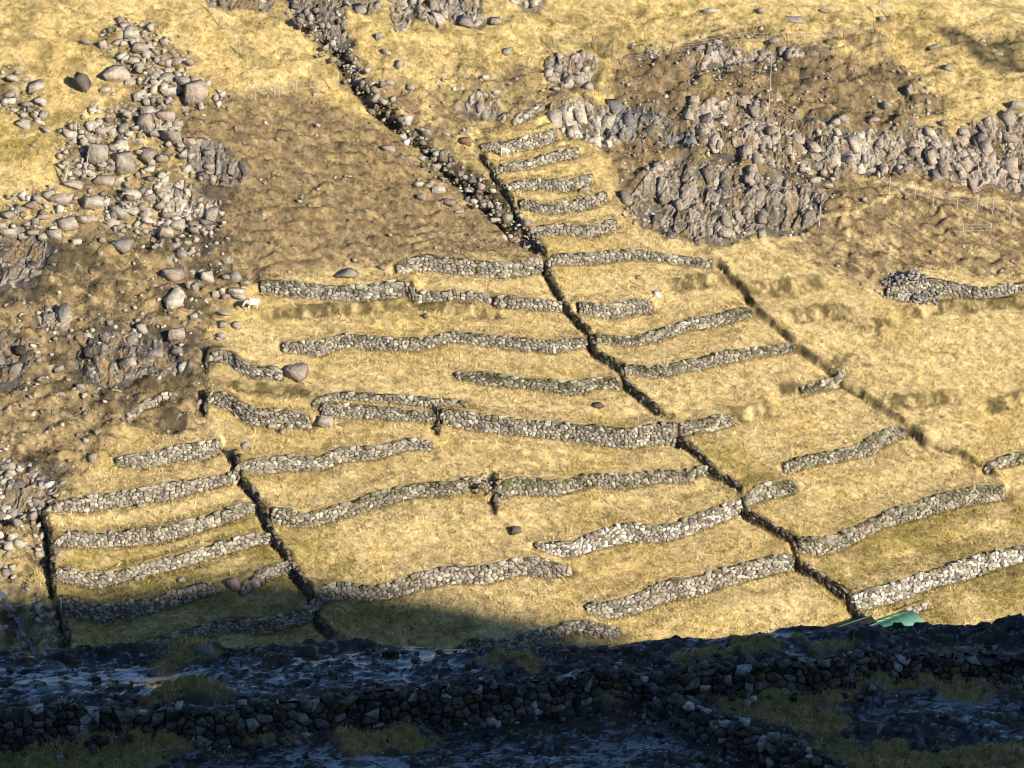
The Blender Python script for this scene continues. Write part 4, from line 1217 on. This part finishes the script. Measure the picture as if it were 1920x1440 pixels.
# collapsed gap rubble
hc, hs = [], []
for (u0, v0, su_, sv_, n_) in [(906,912,11,11,34), (936,935,5,13,16)]:
    for i in range(n_):
        q = unproject([u0 + rr.gauss(0, su_)], [v0 + rr.gauss(0, sv_)], hill_z, 130, 300, 900)[0]
        hc.append(tuple(q)); hs.append(rr.uniform(.12, .34))
VV, FF, CC = scatter_stones('collapsed_stones', hc, hs, M_STONE, [(0.30,0.24,0.20), (0.24,0.20,0.17), (0.36,0.33,0.28)], 19)
tag(mesh_np('rubble_heap', VV, FF, M_STONE, CC), "tumbled brownish stones in the collapsed gap left of the green mossed wall", 'rubble heap', kind='stuff')

# foreground walls: cap stones pile on top, then link
for (Wv, Wf, Wc, pr, lab) in fwall_geo:
    px, py, zt, zb, nx, ny = pr
    cen, sz = [], []
    for i in range(len(px) * 3):
        k = rr.uniform(0, len(px) - 1.01); i0 = int(k)
        dd = rr.uniform(0.0, 0.6)
        cen.append((px[i0] - nx[i0] * dd + rr.uniform(-.2, .2), py[i0] - ny[i0] * dd, zt[i0] - 0.02 + rr.uniform(-.05, .08))); sz.append(rr.uniform(.16, .46))
    for i in range(len(px)):                          # stones fallen at the foot
        i0 = rr.randrange(len(px)); dd = 0.15 + abs(rr.gauss(0, .5))
        x, y = px[i0] + nx[i0] * dd + rr.uniform(-.2, .2), py[i0] + ny[i0] * dd
        cen.append((x, y, ledge_z(np.array([x]), np.array([y]))[0])); sz.append(rr.uniform(.12, .42))
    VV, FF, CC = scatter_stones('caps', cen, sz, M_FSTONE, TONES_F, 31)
    Vt = np.concatenate([Wv, VV]); Ft = np.concatenate([Wf, FF + len(Wv)]); Ct = np.concatenate([Wc, CC])
    tag(mesh_np('stone_wall', Vt, Ft, M_FSTONE, Ct), lab, 'stone wall', 'dark walls on the rocky ledge')

# loose stones on the ledge
nf = 2200
x = RNG.uniform(-22, 22, nf); y = RNG.uniform(66, 87, nf)
yy = np.interp(x, crest_x, crest_y)
k = (y < yy + 0.3); x, y = x[k], y[k]
s_ = 0.07 + 0.32 * RNG.random(len(x)) ** 3.5
VV, FF, CC = scatter_stones('ledge_stones', np.stack([x, y, ledge_z(x, y) - 0.03], -1), s_, M_FSTONE, TONES_F, 41)
tag(mesh_np('loose_stones', VV, FF, M_FSTONE, CC), "small dark stones scattered over the wet shaded ledge", 'stones', kind='stuff')
LEDGE_B = [("grey white boulder beside a grass mound on the ledge crest at left", 383,1208,34,24,(0.17,0.17,0.15)), ("small dark stone poking above the ledge crest right of centre", 1072,1209,22,18,(0.06,0.06,0.06)),
           ("low dark stone on the ledge crest just right of the small one", 1130,1213,22,12,(0.05,0.05,0.05)), ("dark rounded stone on the ledge crest above the wide wet patch", 730,1206,30,16,(0.05,0.05,0.05)),
           ("big dark rounded rock on the ledge crest at the right edge", 1905,1164,46,30,(0.04,0.04,0.045)), ("pale squarish stone on the ledge above the long wall, right of centre", 1160,1226,16,8,(0.40,0.42,0.42)),
           ("small pale blue stone lying on top of the long dark wall", 1150,1262,10,10,(0.5,0.52,0.55)), ("white stone on the wet rock in the middle of the ledge", 890,1258,14,8,(0.40,0.42,0.42)),
           ("broad dark slab in front of the branching wall's start", 1180,1322,36,14,(0.06,0.065,0.065)), ("pale flat stone on the brown turf at the right of the ledge", 1825,1270,30,12,(0.13,0.16,0.16))]
for lab, u, v, w_, h_, tone in LEDGE_B:
    o, P, wm = place_rock(u, v, w_, h_, tone, rr, ledge_z, M_FSTONE, (60, 120))
    tag(o, lab, 'boulder', 'boulders on the dark ledge')

# ------------------------------------------------------------------ outcrops
NRM = np.array([0.10, -0.52, 0.85]); NRM /= np.linalg.norm(NRM)
for oi, (lab, poly, tn, amp) in enumerate(OUTCROPS):
    pa = np.array(poly, float)
    P = unproject(pa[:, 0], pa[:, 1], hill_z, 130, 300, 700)
    m = 2.0
    st = 0.085
    gx = np.arange(P[:, 0].min() - m, P[:, 0].max() + m, st); gy = np.arange(P[:, 1].min() - m, P[:, 1].max() + m, st)
    if len(gy) * len(gx) > 400000:
        st = 0.11; gx = np.arange(P[:, 0].min() - m, P[:, 0].max() + m, st); gy = np.arange(P[:, 1].min() - m, P[:, 1].max() + m, st)
    A, B = np.meshgrid(gx, gy, indexing='ij')
    zz = hill_z(A, B)
    zz = blur(zz, 3)
    uu, vv = project(A, B, zz)
    rag = fbm(A * 0.8, B * 0.8, 500 + oi, 4, 0.6)
    mask = in_poly(uu + rag * 22, vv + fbm(A * 0.8, B * 0.8, 520 + oi, 4, 0.6) * 16, poly).astype(float)
    mask = blur(mask, 4)
    wrp = fbm(A * 0.5, B * 0.5, 540 + oi, 4, 0.6)
    ax_ = A + 0.25 * B * math.sin(oi * 1.7)
    hb, cb_, ci = facets(ax_ * 0.95 + wrp * 0.2, B * 0.55 + wrp * 0.2, 560 + oi, 0.7)
    hs_, cs_, ei = facets(ax_ * 2.4 + wrp * 0.3, B * 1.5 + wrp * 0.3, 580 + oi, 0.9)
    hk, ck, ki = facets(ax_ * 4.6 + wrp, B * 4.0 + wrp, 590 + oi, 1.0)
    rise = 0.16 + amp * 0.42 * (hb + 0.1) + 0.15 * amp * hs_ + 0.07 * hk
    rise -= 0.26 * (1 - sstep(0.0, 0.08, cb_)) + 0.12 * (1 - sstep(0, 0.10, cs_))
    rise += 0.08 * fbm(A * 2, B * 2, 600 + oi, 4, 0.65)
    rise = rise * sstep(0.2, 0.75, mask) - 0.45 * (1 - sstep(0.05, 0.55, mask))
    Q = np.stack([A, B, zz], -1) + rise[..., None] * NRM
    (cr, cg, cb), contrast = TONE[tn]
    bc = np.stack([np.full(A.shape, cr), np.full(A.shape, cg), np.full(A.shape, cb)], -1)
    bc = bc * (0.75 + 0.35 * ei + 0.2 * ki)[..., None]
    bc = bc * (0.35 + 0.65 * sstep(0.0, 0.10, cb_) * (0.4 + 0.6 * sstep(0.0, 0.10, cs_)))[..., None]  # cracks darkened in colour for the shade inside the gaps
    dark = sstep(0.02, 0.3, fbm(A * 0.9, B * 0.25, 620 + oi, 4, 0.6))
    bc = bc * (1 - contrast * dark)[..., None]
    lch = fbm(A * 2.2, B * 2.2, 640 + oi, 5, 0.75)
    bc = np.where((lch > 0.36)[..., None], np.array([0.34, 0.30, 0.24]) * (1.1 if tn in ('pale', 'mid', 'pink') else 0.85), bc)
    mo_ = sstep(-0.02, 0.22, fbm(A * 0.9, B * 0.9, 660 + oi, 5, 0.65) + (0.12 if amp < 0.5 else 0)) * (1 - sstep(0.15, 0.5, rise))
    bc = bc * (1 - mo_[..., None]) + np.array([0.19, 0.135, 0.07]) * mo_[..., None]
    if tn == 'black':
        oc = fbm(A * 1.6, B * 1.6, 680 + oi, 3, 0.7) > 0.62
        bc = np.where(oc[..., None], np.array([0.28, 0.16, 0.07]), bc)
    # jointed blocks standing out of the face
    e1 = np.array([1.0, 0.05, 0.0]); e1 -= NRM * (e1 @ NRM); e1 /= np.linalg.norm(e1); e2 = np.cross(NRM, e1)
    br = random.Random(800 + oi); BV, BF, BC = [], [], []; nb_ = 0
    sx0, sy0 = (0.46, 0.36) if amp > 0.55 else (0.42, 0.33)
    nxb = int((gx[-1] - gx[0]) / sx0); nyb = int((gy[-1] - gy[0]) / sy0)
    for bi in range(nxb):
        for bj in range(nyb):
            wx = gx[0] + (bi + 0.5 * (bj % 2) + br.uniform(-.35, .35)) * sx0; wy = gy[0] + (bj + br.uniform(-.35, .35)) * sy0
            ia = int((wx - gx[0]) / st); ja = int((wy - gy[0]) / st)
            if not (0 <= ia < len(gx) and 0 <= ja < len(gy)) or mask[ia, ja] < 0.6 or mo_[ia, ja] > br.uniform(.35, 1.3) or br.random() < (0.93 if tn in ('black', 'wet', 'dark2') else 0.80):
                continue
            k_ = br.choice((0.8, 1.0, 1.0, 1.25, 1.6, 1.8))
            dims = (sx0 * 1.15 * k_ * br.uniform(.8, 1.25), sy0 * 1.9 * k_ * br.uniform(.8, 1.3), 0.34 * k_ ** 0.5 * br.uniform(.7, 1.2))
            Vb, Fb = HULLS[br.randrange(16)]
            al = br.uniform(-.3, .3) + 0.15; ca_, sa_ = math.cos(al), math.sin(al)
            t1, t2 = br.uniform(-.25, .25), br.uniform(-.3, .3)
            lx_, ly_, lz_ = Vb[:, 0] * dims[0], Vb[:, 1] * dims[1] / 0.8, Vb[:, 2] * dims[2] / 0.7
            lz_ = lz_ + t1 * lx_ + t2 * ly_
            px_ = lx_ * ca_ - ly_ * sa_; py_ = lx_ * sa_ + ly_ * ca_
            cen_ = Q[ia, ja] + NRM * (-0.04 + br.uniform(-.10, .06) * amp)
            BV.append(cen_ + px_[:, None] * e1 + py_[:, None] * e2 + lz_[:, None] * NRM); BF.append(Fb + nb_); nb_ += len(Vb)
            kk = br.uniform(.7, 1.3); dk_ = 1 - contrast * float(dark[ia, ja])
            BC.append(np.tile(np.array([[cr * kk * dk_, cg * kk * dk_, cb * kk * dk_]]), (len(Vb), 1)))
    # keep only faces in or near the mask
    Fq = grid_faces(len(gx), len(gy))
    mk = (mask > 0.02).ravel()
    Fq = Fq[mk[Fq].any(axis=1)]
    used = np.unique(Fq); remap = -np.ones(A.size, int); remap[used] = np.arange(len(used))
    F3 = remap[Fq]; F3 = np.concatenate([F3[:, [0, 1, 2]], F3[:, [0, 2, 3]]])
    VQ = Q.reshape(-1, 3)[used]; CQ = bc.reshape(-1, 3)[used]
    if BV:
        F3 = np.concatenate([F3, np.concatenate(BF) + len(VQ)]); VQ = np.concatenate([VQ] + BV); CQ = np.concatenate([CQ] + BC)
    o = mesh_np('rock_outcrop', VQ, F3, M_ROCK, np.clip(CQ, 0.01, 0.8))
    tag(o, lab, 'rock outcrop', 'rock outcrops on the hillside')

# ------------------------------------------------------------------ grass
def blades(n, xs, ys, zs, length, width, lean, cols, rng, up=(0.0, -0.35, 1.0)):
    ang = rng.uniform(0, 2 * np.pi, n)
    d = np.stack([np.cos(ang) * lean, np.sin(ang) * lean, np.ones(n)], -1) + np.array(up)[None, :] * np.array([1, 1, 0])[None, :]
    d /= np.linalg.norm(d, axis=1)[:, None]
    a2 = rng.uniform(0, 2 * np.pi, n)
    side = np.stack([np.cos(a2), np.sin(a2), np.zeros(n)], -1) * (width * 0.5)[:, None]
    base = np.stack([xs, ys, zs - 0.03], -1)
    tip = base + d * length[:, None]
    v = np.stack([base - side, base + side, tip], 1).reshape(-1, 3)
    f = np.arange(n * 3).reshape(-1, 3)
    c = np.repeat(cols, 3, axis=0)
    return v, f, c


def sample_grid(G, x, y):
    i = np.clip(((x - GX[0]) / STEP).astype(int), 0, len(GX) - 1); j = np.clip(((y - GY[0]) / STEP).astype(int), 0, len(GY) - 1)
    return G[i, j]


n = 620000
y = RNG.uniform(145, 212, n); x = RNG.uniform(-1, 1, n) * (0.235 * y + 3)
g = sample_grid(grassy, x, y) * (sample_grid(near_wall, x, y) > 0.25)
k = RNG.random(n) < g * 0.9
x, y = x[k], y[k]; n = len(x)
c = sample_grid(C, x, y) * (1 + 0.5 * vnoise(x * 7, y * 7, 151))[:, None] * RNG.choice([0.45, 0.75, 1.05, 1.4, 1.8], n, p=[.14, .2, .28, .24, .14])[:, None] * RNG.uniform(.88, 1.12, n)[:, None]
c = c * np.array([1.03, 1.0, 0.97]) * (1 - 0.15 * sample_grid(heath, x, y))[:, None]
dk = (sample_grid(heath, x, y) > 0.5) & (RNG.random(n) < 0.30)
c[dk] = np.array([0.085, 0.055, 0.032]) * RNG.uniform(.6, 1.6, dk.sum())[:, None]
tuft = sample_grid(n_fine, x, y)
ln = RNG.uniform(0.14, 0.34, n) * (1 + 0.9 * np.clip(tuft, -0.5, 1))
v1, f1_, c1 = blades(n, x, y, hill_z(x, y), ln, RNG.uniform(0.04, 0.095, n), 1.1, np.clip(c, 0.01, 0.9), RNG, up=(-0.25, -0.25, 1))
# turf lip hanging over the wall tops
VL, CL = [], []
for face, topz, nrm in lip_pts:
    seg = np.hypot(np.diff(face[:, 0]), np.diff(face[:, 1])); L = np.concatenate([[0], np.cumsum(seg)])
    m = int(L[-1] * 90)
    s_ = RNG.uniform(0, L[-1], m)
    q = RNG.uniform(-0.45, 0.0, m)
    nx_ = np.interp(s_, L, nrm[:, 0]); ny_ = np.interp(s_, L, nrm[:, 1])
    bx = np.interp(s_, L, face[:, 0]) + nx_ * q; by = np.interp(s_, L, face[:, 1]) + ny_ * q
    bz = np.maximum(np.interp(s_, L, topz) - 0.04, hill_z(bx, by) - 0.02)
    ok = fbm(bx * 0.8, by * 0.8, 700, 3) > -0.22
    VL.append(np.stack([bx, by, bz, nx_, ny_, 0 * bx], -1)[ok])
for wi_, (face, topz, botz_, nrm) in enumerate(face_pts):           # tufts growing on the wall faces and along their feet
    seg = np.hypot(np.diff(face[:, 0]), np.diff(face[:, 1])); L = np.concatenate([[0], np.cumsum(seg)])
    mossy = 'moss' in WALLS[wi_][0] or 'turf' in WALLS[wi_][0]
    for part, per in (('foot', 55), ('face', 330 if mossy else 16)):
        m = int(L[-1] * per); s_ = RNG.uniform(0, L[-1], m)
        nx_ = np.interp(s_, L, nrm[:, 0]); ny_ = np.interp(s_, L, nrm[:, 1]); tz_ = np.interp(s_, L, topz); bz_ = np.interp(s_, L, botz_)
        if part == 'foot':
            q = RNG.uniform(0.05, 0.30, m); hh_ = np.zeros(m)
        else:
            q = np.full(m, 0.07); hh_ = 1 - np.abs(RNG.normal(0, .33, m))
            keep_ = (fbm(s_ * 0.7, hh_ * 1.2 + wi_, 710, 3) > -0.02) & (hh_ > 0)
        bx = np.interp(s_, L, face[:, 0]) + nx_ * q; by = np.interp(s_, L, face[:, 1]) + ny_ * q
        bz = hill_z(bx, by) if part == 'foot' else bz_ + (tz_ - bz_) * hh_
        green = np.zeros(m)
        if part == 'face':
            green[:] = 1.0 if mossy else 0.0
            if 'bright green' in WALLS[wi_][0]: green[s_ < 4.2] = 2.0
        rec = np.stack([bx, by, bz, nx_, ny_, green], -1)
        if part == 'face': rec = rec[keep_]
        VL.append(rec)
VL = np.concatenate(VL); m = len(VL)
dirv = np.stack([VL[:, 3] * 0.8 + RNG.uniform(-.5, .5, m), VL[:, 4] * 0.8 + RNG.uniform(-.5, .5, m), RNG.uniform(-.1, .8, m)], -1)
dirv /= np.linalg.norm(dirv, axis=1)[:, None]
lenl = RNG.uniform(.08, .30, m)
side = np.stack([RNG.uniform(-1, 1, m), RNG.uniform(-.5, .5, m), RNG.uniform(-.3, .3, m)], -1) * 0.03
cl = np.where(RNG.random((m, 1)) < 0.55, np.array([[0.15, 0.095, 0.04]]), np.array([[0.34, 0.25, 0.09]])) * RNG.uniform(.5, 1.3, m)[:, None]
cl = np.where(RNG.random((m, 1)) < 0.18, np.array([[0.11, 0.12, 0.03]]), cl)
cl = np.where((VL[:, 5:6] == 1.0) & (RNG.random((m, 1)) < 0.8), np.array([[0.115, 0.105, 0.03]]) * RNG.uniform(.5, 1.6, (m, 1)), cl)
cl = np.where(VL[:, 5:6] == 2.0, np.array([[0.16, 0.24, 0.03]]) * RNG.uniform(.5, 1.5, (m, 1)), cl)
lenl = np.where(VL[:, 5] > 0, lenl * 0.6, lenl)
c2 = np.repeat(cl, 3, axis=0)
base = VL[:, :3]
v2 = np.stack([base - side, base + side, base + dirv * lenl[:, None]], 1).reshape(-1, 3)
f2_ = np.arange(m * 3).reshape(-1, 3) + len(v1)
gobj = mesh_np('dry_grass', np.concatenate([v1, v2]), np.concatenate([f1_, f2_]), M_GRASS, np.concatenate([c1, c2]))
tag(gobj, "straw coloured winter grass covering the terraces and slopes", 'grass', kind='stuff')

# grass on the ledge
n = 260000
y = RNG.uniform(66, 87, n); x = RNG.uniform(-24, 24, n)
fi = ((x - FX[0]) / FS).astype(int); fj = ((y - FY[0]) / FS).astype(int)
tf = F_TURF[fi, fj]
sparse = 0.05 * (fbm(x * 0.8, y * 1.2, 261, 4, 0.6) > 0.05)
k = (RNG.random(n) < np.maximum(tf, sparse)) & (y < np.interp(x, crest_x, crest_y) + 0.2)
x, y = x[k], y[k]; n = len(x); md = mound[fi[k], fj[k]]
ln = RNG.uniform(0.10, 0.26, n) * (1 + 0.9 * np.clip(md * 2, 0, 1))
cc = np.where((fbm(x * 0.5, y * 0.8, 271, 3) > 0.05)[:, None], np.array([[0.40, 0.34, 0.12]]), np.array([[0.62, 0.44, 0.19]])) * RNG.uniform(0.5, 1.6, n)[:, None]
v, f, c = blades(n, x, y, ledge_z(x, y), ln, RNG.uniform(0.012, 0.03, n), 0.7, cc, RNG, up=(0.5, -0.2, 1))
tag(mesh_np('dark_grass', v, f, M_GRASS, c), "brown and olive rough grass in shade on the rocky ledge", 'grass', kind='stuff')

# ------------------------------------------------------------------ fences
def tube(p0, p1, r, sides=5, r2=None):
    p0 = np.array(p0, float); p1 = np.array(p1, float); r2 = r if r2 is None else r2
    d = p1 - p0; d /= np.linalg.norm(d) + 1e-9
    a = np.cross(d, [0.3, 0.9, 0.1]); a /= np.linalg.norm(a); b = np.cross(d, a)
    an = np.arange(sides) * 2 * math.pi / sides
    rg = np.cos(an)[:, None] * a + np.sin(an)[:, None] * b
    v = np.concatenate([p0 + rg * r, p1 + rg * r2, [p1]])
    f = []
    for i in range(sides):
        j = (i + 1) % sides
        f += [(i, j, sides + j), (i, sides + j, sides + i), (sides + i, sides + j, 2 * sides)]
    return v, np.array(f)


FENCES = [
 ("pale wire fence of seven posts below the right hand cliff", [(1667,362,30),(1715,369,26),(1749,382,25),(1794,390,27),(1832,392,22),(1861,396,26),(1893,406,30),(1950,428,28)], True, 0.0),
 ("pair of pale fence stakes in the grass below the longer right hand fence", [(1805,438,19),(1857,437,18)], True, 0.1),
 ("dark leaning fence along the bright upper pasture", [(1038,84,16),(1110,82,14),(1120,86,14),(1148,102,18),(1165,118,12),(1214,112,12),(1258,96,16),(1302,92,14),(1384,80,20),(1437,80,18),(1478,82,18),(1582,68,14),(1640,56,14)], True, 0.5),
 ("wire fence of pale stakes crossing the left slope", [(479,184,22),(515,178,20),(523,178,22),(555,169,18),(594,170,20),(632,163,26)], True, 0.1),
 ("wire fence dropping from the top edge at the upper left", [(392,20,22),(418,50,20),(450,96,24),(463,112,18)], True, 0.1),
 ("leaning pale stakes beside the scree at the left", [(118,342,32),(122,338,34),(143,242,16),(161,316,26),(298,252,28)], False, 0.35),
 ("group of stakes at the top edge right of the upper pasture", [(1648,20,22),(1662,26,20),(1672,28,18)], True, 0.1),
]
for lab, posts, wires, lean in FENCES:
    a = np.array(posts, float)
    P = unproject(a[:, 0], a[:, 1], hill_z, 130, 300, 900)
    dep = (P - CAM) @ FWD
    root = empty('wire_fence', tuple(P[0]))
    tag(root, lab, 'fence')
    tops = []
    for k, (p, q) in enumerate(zip(P, a)):
        H = q[2] * dep[k] / F_PX / math.cos(PITCH)
        lx_ = lean * rr.uniform(-.6, 1.0) + 0.04
        loc = p - P[0]
        tip = loc + np.array([lx_ * H, 0.1 * lean * H, H])
        v, f = tube(loc - np.array([0, 0, .15]), tip, 0.036, 6, 0.033)
        mesh_np('post', v, f, M_WOOD if lean < 0.45 else M_WALLB, parent=root)
        tops.append((loc, tip))
    if wires:
        VV, FF = [], []; nv = 0
        for (l0, t0_), (l1, t1_) in zip(tops[:-1], tops[1:]):
            for fr in (0.3, 0.62, 0.92):
                A0 = l0 + (t0_ - l0) * fr; B0 = l1 + (t1_ - l1) * fr
                mid = (A0 + B0) / 2 - np.array([0, 0, 0.04])
                for s0, s1 in ((A0, mid), (mid, B0)):
                    v, f = tube(s0, s1, 0.012, 3)
                    VV.append(v); FF.append(f + nv); nv += len(v)
        mesh_np('wire', np.concatenate(VV), np.concatenate(FF), M_WIRE, parent=root)

for lab, u, v, hpx, r in [("tall thin pole standing on the right hand heather slope", 1442, 195, 88, 0.03), ("single grey post at the edge of the large fissured cliff", 1536, 421, 34, 0.045),
                          ("thin grey post beside the shaded wall at the left terrace edge", 116, 1162, 44, 0.04)]:
    P = unproject([u], [v], hill_z, 130, 300, 900)[0]
    H = hpx * ((P - CAM) @ FWD) / F_PX / math.cos(PITCH)
    vv, ff = tube((0, 0, -.2), (0.02 * H, 0, H), r, 7, r * .8)
    o = mesh_np('pole', vv, ff, M_WOOD); o.location = P
    tag(o, lab, 'pole')

# ------------------------------------------------------------------ sheep
def skin_mesh(name, nodes, edges, mat, parent=None, sub_=2):
    me = bpy.data.meshes.new(name)
    me.from_pydata([p[:3] for p in nodes], edges, [])
    o = bpy.data.objects.new(name, me)
    COL.objects.link(o)
    sk = o.modifiers.new('skin', 'SKIN')
    ly_ = me.skin_vertices[0] if me.skin_vertices else None
    if ly_ is None:
        bm = bmesh.new(); bm.from_mesh(me); bm.verts.layers.skin.verify(); bm.to_mesh(me); bm.free(); ly_ = me.skin_vertices[0]
    for i, p in enumerate(nodes):
        rv = p[3]
        ly_.data[i].radius = rv if isinstance(rv, tuple) else (rv, rv)
    ly_.data[0].use_root = True
    ss = o.modifiers.new('subsurf', 'SUBSURF'); ss.levels = sub_; ss.render_levels = sub_
    me.materials.append(mat)
    if parent: o.parent = parent
    return o


def make_sheep(loc, rz, lab, scale, lying, head_down):
    root = empty('sheep', loc, rz)
    tag(root, lab, 'sheep', 'sheep on the terraces')
    root.scale = (scale,) * 3
    zb = 0.36 if lying else 0.62
    # body faces -x
    hz = -0.34 if head_down else 0.16
    nodes = [(0.0, 0, zb, (.24, .27)), (-0.28, 0, zb + .01, (.22, .24)), (-0.44, 0, zb + .04, (.15, .17)), (-0.58, 0, zb + (.0 if head_down else .14), (.095, .11)),
             (-0.70, 0, zb + hz * .6 + .02, (.085, .09)), (-0.80, 0, zb + hz, (.05, .055)), (0.30, 0, zb + .01, (.22, .25)), (0.46, 0, zb - .01, (.15, .17)), (0.54, 0, zb - .10, (.05, .05)), (0.56, 0, zb - .24, (.035, .035))]
    edges = [(0, 1), (1, 2), (2, 3), (3, 4), (4, 5), (0, 6), (6, 7), (7, 8), (8, 9)]
    for (x, y, par, hind) in [(-.30, .12, 1, 0), (-.26, -.12, 1, 0), (.34, .12, 6, 1), (.30, -.12, 6, 1)]:
        i = len(nodes)
        if lying:
            nodes += [(x, y * 1.5, .18, .08), (x - .12, y * 1.9, .06, .045), (x - .26, y * 1.9, .04, .035)]
        else:
            kx = .03 if hind else -.01
            nodes += [(x, y, zb - .20, .085 if hind else .07), (x + kx * 2, y, .26, .04), (x - kx * .5 + .01, y, .12, .032), (x - .02, y, .02, .036)]
        edges.append((par, i))
        for q in range(i, len(nodes) - 1): edges.append((q, q + 1))
    skin_mesh('fleece_body', nodes, edges, M_WOOL, root)
    hx, hy = -.69, zb + hz * .6 + .08
    for s in (-1, 1):
        skin_mesh('ear', [(hx, s * .06, hy, .02), (hx + .02, s * .13, hy + .01, .028), (hx + .03, s * .19, hy - .01, .01)], [(0, 1), (1, 2)], M_WOOL, root, 1)
    return root


for (u, v, wpx, rz, lab, lying, hd) in [(474, 580, 33, 0.25, "cream white sheep standing and grazing at the left end of the squared wall's terrace", False, True),
                                        (946, 294, 27, -0.35, "white sheep on the topmost of the narrow upper terraces", False, True)]:
    P = unproject([u], [v], hill_z, 130, 300)[0]
    make_sheep(tuple(P), rz, lab, wpx * ((P - CAM) @ FWD) / F_PX / 1.35, lying, hd)

# ------------------------------------------------------------------ the green shed and the shade-dark gabled form behind the ledge, at the foot of the fields
def quad_slab(c4, t):
    """thick sheet from four corners"""
    c = np.array(c4, float); n = np.cross(c[1] - c[0], c[3] - c[0]); n /= np.linalg.norm(n)
    if n[2] < 0: n = -n
    v = np.concatenate([c, c - n * t])
    q = [(0, 1, 2, 3), (7, 6, 5, 4), (0, 4, 5, 1), (1, 5, 6, 2), (2, 6, 7, 3), (3, 7, 4, 0)]
    return v, np.array(q)


def shed(name, lab, cat, apex_uv, ang, length, halfw, rise, wallh, mroof, mwall, mtrim, ridge_drop=0.0):
    """gabled shed; apex_uv: picture point of the ridge's far end. The ridge runs along ang toward the viewer."""
    P = unproject([apex_uv[0]], [apex_uv[1] + 8], hill_z, 130, 300)[0]
    top = P[2] + 0.15
    root = empty(name, (P[0], P[1], top - wallh - rise), ang)
    tag(root, lab, cat)
    z1 = wallh; z2 = wallh + rise; ov = 0.25
    for s in (-1, 1):
        eave = (s * (halfw + ov)); ez = z1 - rise * ov / halfw
        v, q = quad_slab([(0, 0.2, z2), (0, -length, z2 - ridge_drop), (eave, -length, ez - ridge_drop), (eave, 0.2, ez)], 0.06)
        rf = mesh_np('roof', v, q, mroof, parent=root)
        # standing seams
        VV, FF = [], []; nv = 0
        for k in range(1, int(length / 0.8)):
            yk = 0.2 - k * 0.8
            vv, ff = tube((s * 0.02, yk, z2 + .02), (eave, yk, ez + .02), 0.02, 4)
            VV.append(vv); FF.append(ff + nv); nv += len(vv)
        mesh_np('seam', np.concatenate(VV), np.concatenate(FF), mroof, parent=rf)
    vv, ff = tube((0, 0.22, z2 + .04), (0, -length, z2 + .04 - ridge_drop), 0.06, 6)
    mesh_np('ridge_cap', vv, ff, mtrim, parent=root)
    hw = halfw
    v = np.array([(-hw, 0, -1), (hw, 0, -1), (hw, 0, z1), (0, 0, z2 - .07), (-hw, 0, z1), (-hw, -length + .3, -3), (hw, -length + .3, -3), (hw, -length + .3, z1), (0, -length + .3, z2 - .07), (-hw, -length + .3, z1)], float)
    f = np.array([(0, 4, 3), (0, 3, 1), (1, 3, 2), (5, 6, 8), (5, 8, 9), (6, 7, 8), (0, 5, 9), (0, 9, 4), (1, 2, 7), (1, 7, 6)])
    mesh_np('wall', v, f, mwall, parent=root)
    vv, ff = quad_slab([(-.4, 0.03, 1.9), (.4, 0.03, 1.9), (.4, 0.03, 0), (-.4, 0.03, 0)], 0.05)
    mesh_np('door', vv, ff, mtrim, parent=root)
    return root


shed('shed', "low shed with a bright green sheet roof showing just above the dark ledge", 'shed', (1708,1142), math.radians(-52), 7.5, 2.3, 0.9, 2.0, M_ROOF, M_WALLB, M_TRIM)
shed('gabled_form', "gabled form with a shade-dark roof left of the green roofed shed, mostly hidden by the ledge", 'gabled_form', (1630,1152), math.radians(-55), 6.0, 1.6, 0.7, 1.8, M_SHADEROOF, M_WALLB, M_TRIM)  # stands on a dark, shaded patch; that shade is painted into its roof

# ------------------------------------------------------------------ stream at the lower left
a = np.array([(-10,1095),(8,1120),(18,1145),(35,1165),(48,1185),(66,1205),(80,1222)], float)
P = unproject(a[:, 0], a[:, 1], hill_z, 130, 300, 900)
t = np.gradient(P[:, :2], axis=0); t /= np.linalg.norm(t, axis=1)[:, None]
k = np.linspace(0, len(P) - 1, 60); ix = np.arange(len(P))
bx = np.interp(k, ix, P[:, 0]); by = np.interp(k, ix, P[:, 1]); tx = np.interp(k, ix, t[:, 0]); ty = np.interp(k, ix, t[:, 1])
wd = 0.07 + 0.12 * np.sin(k * 5) ** 2
rows = []
for s in (-1, -.4, .4, 1):
    qx = bx - ty * wd * s; qy = by + tx * wd * s
    rows.append(np.stack([qx, qy, hill_z(bx, by) + 0.10 + 0.03 * np.sin(k * 9 + s)], -1))
tag(mesh_np('stream', np.stack(rows, 1).reshape(-1, 3), grid_faces(60, 4), M_WATER, smooth=True), kind='structure')
print('things', len(COL.objects))
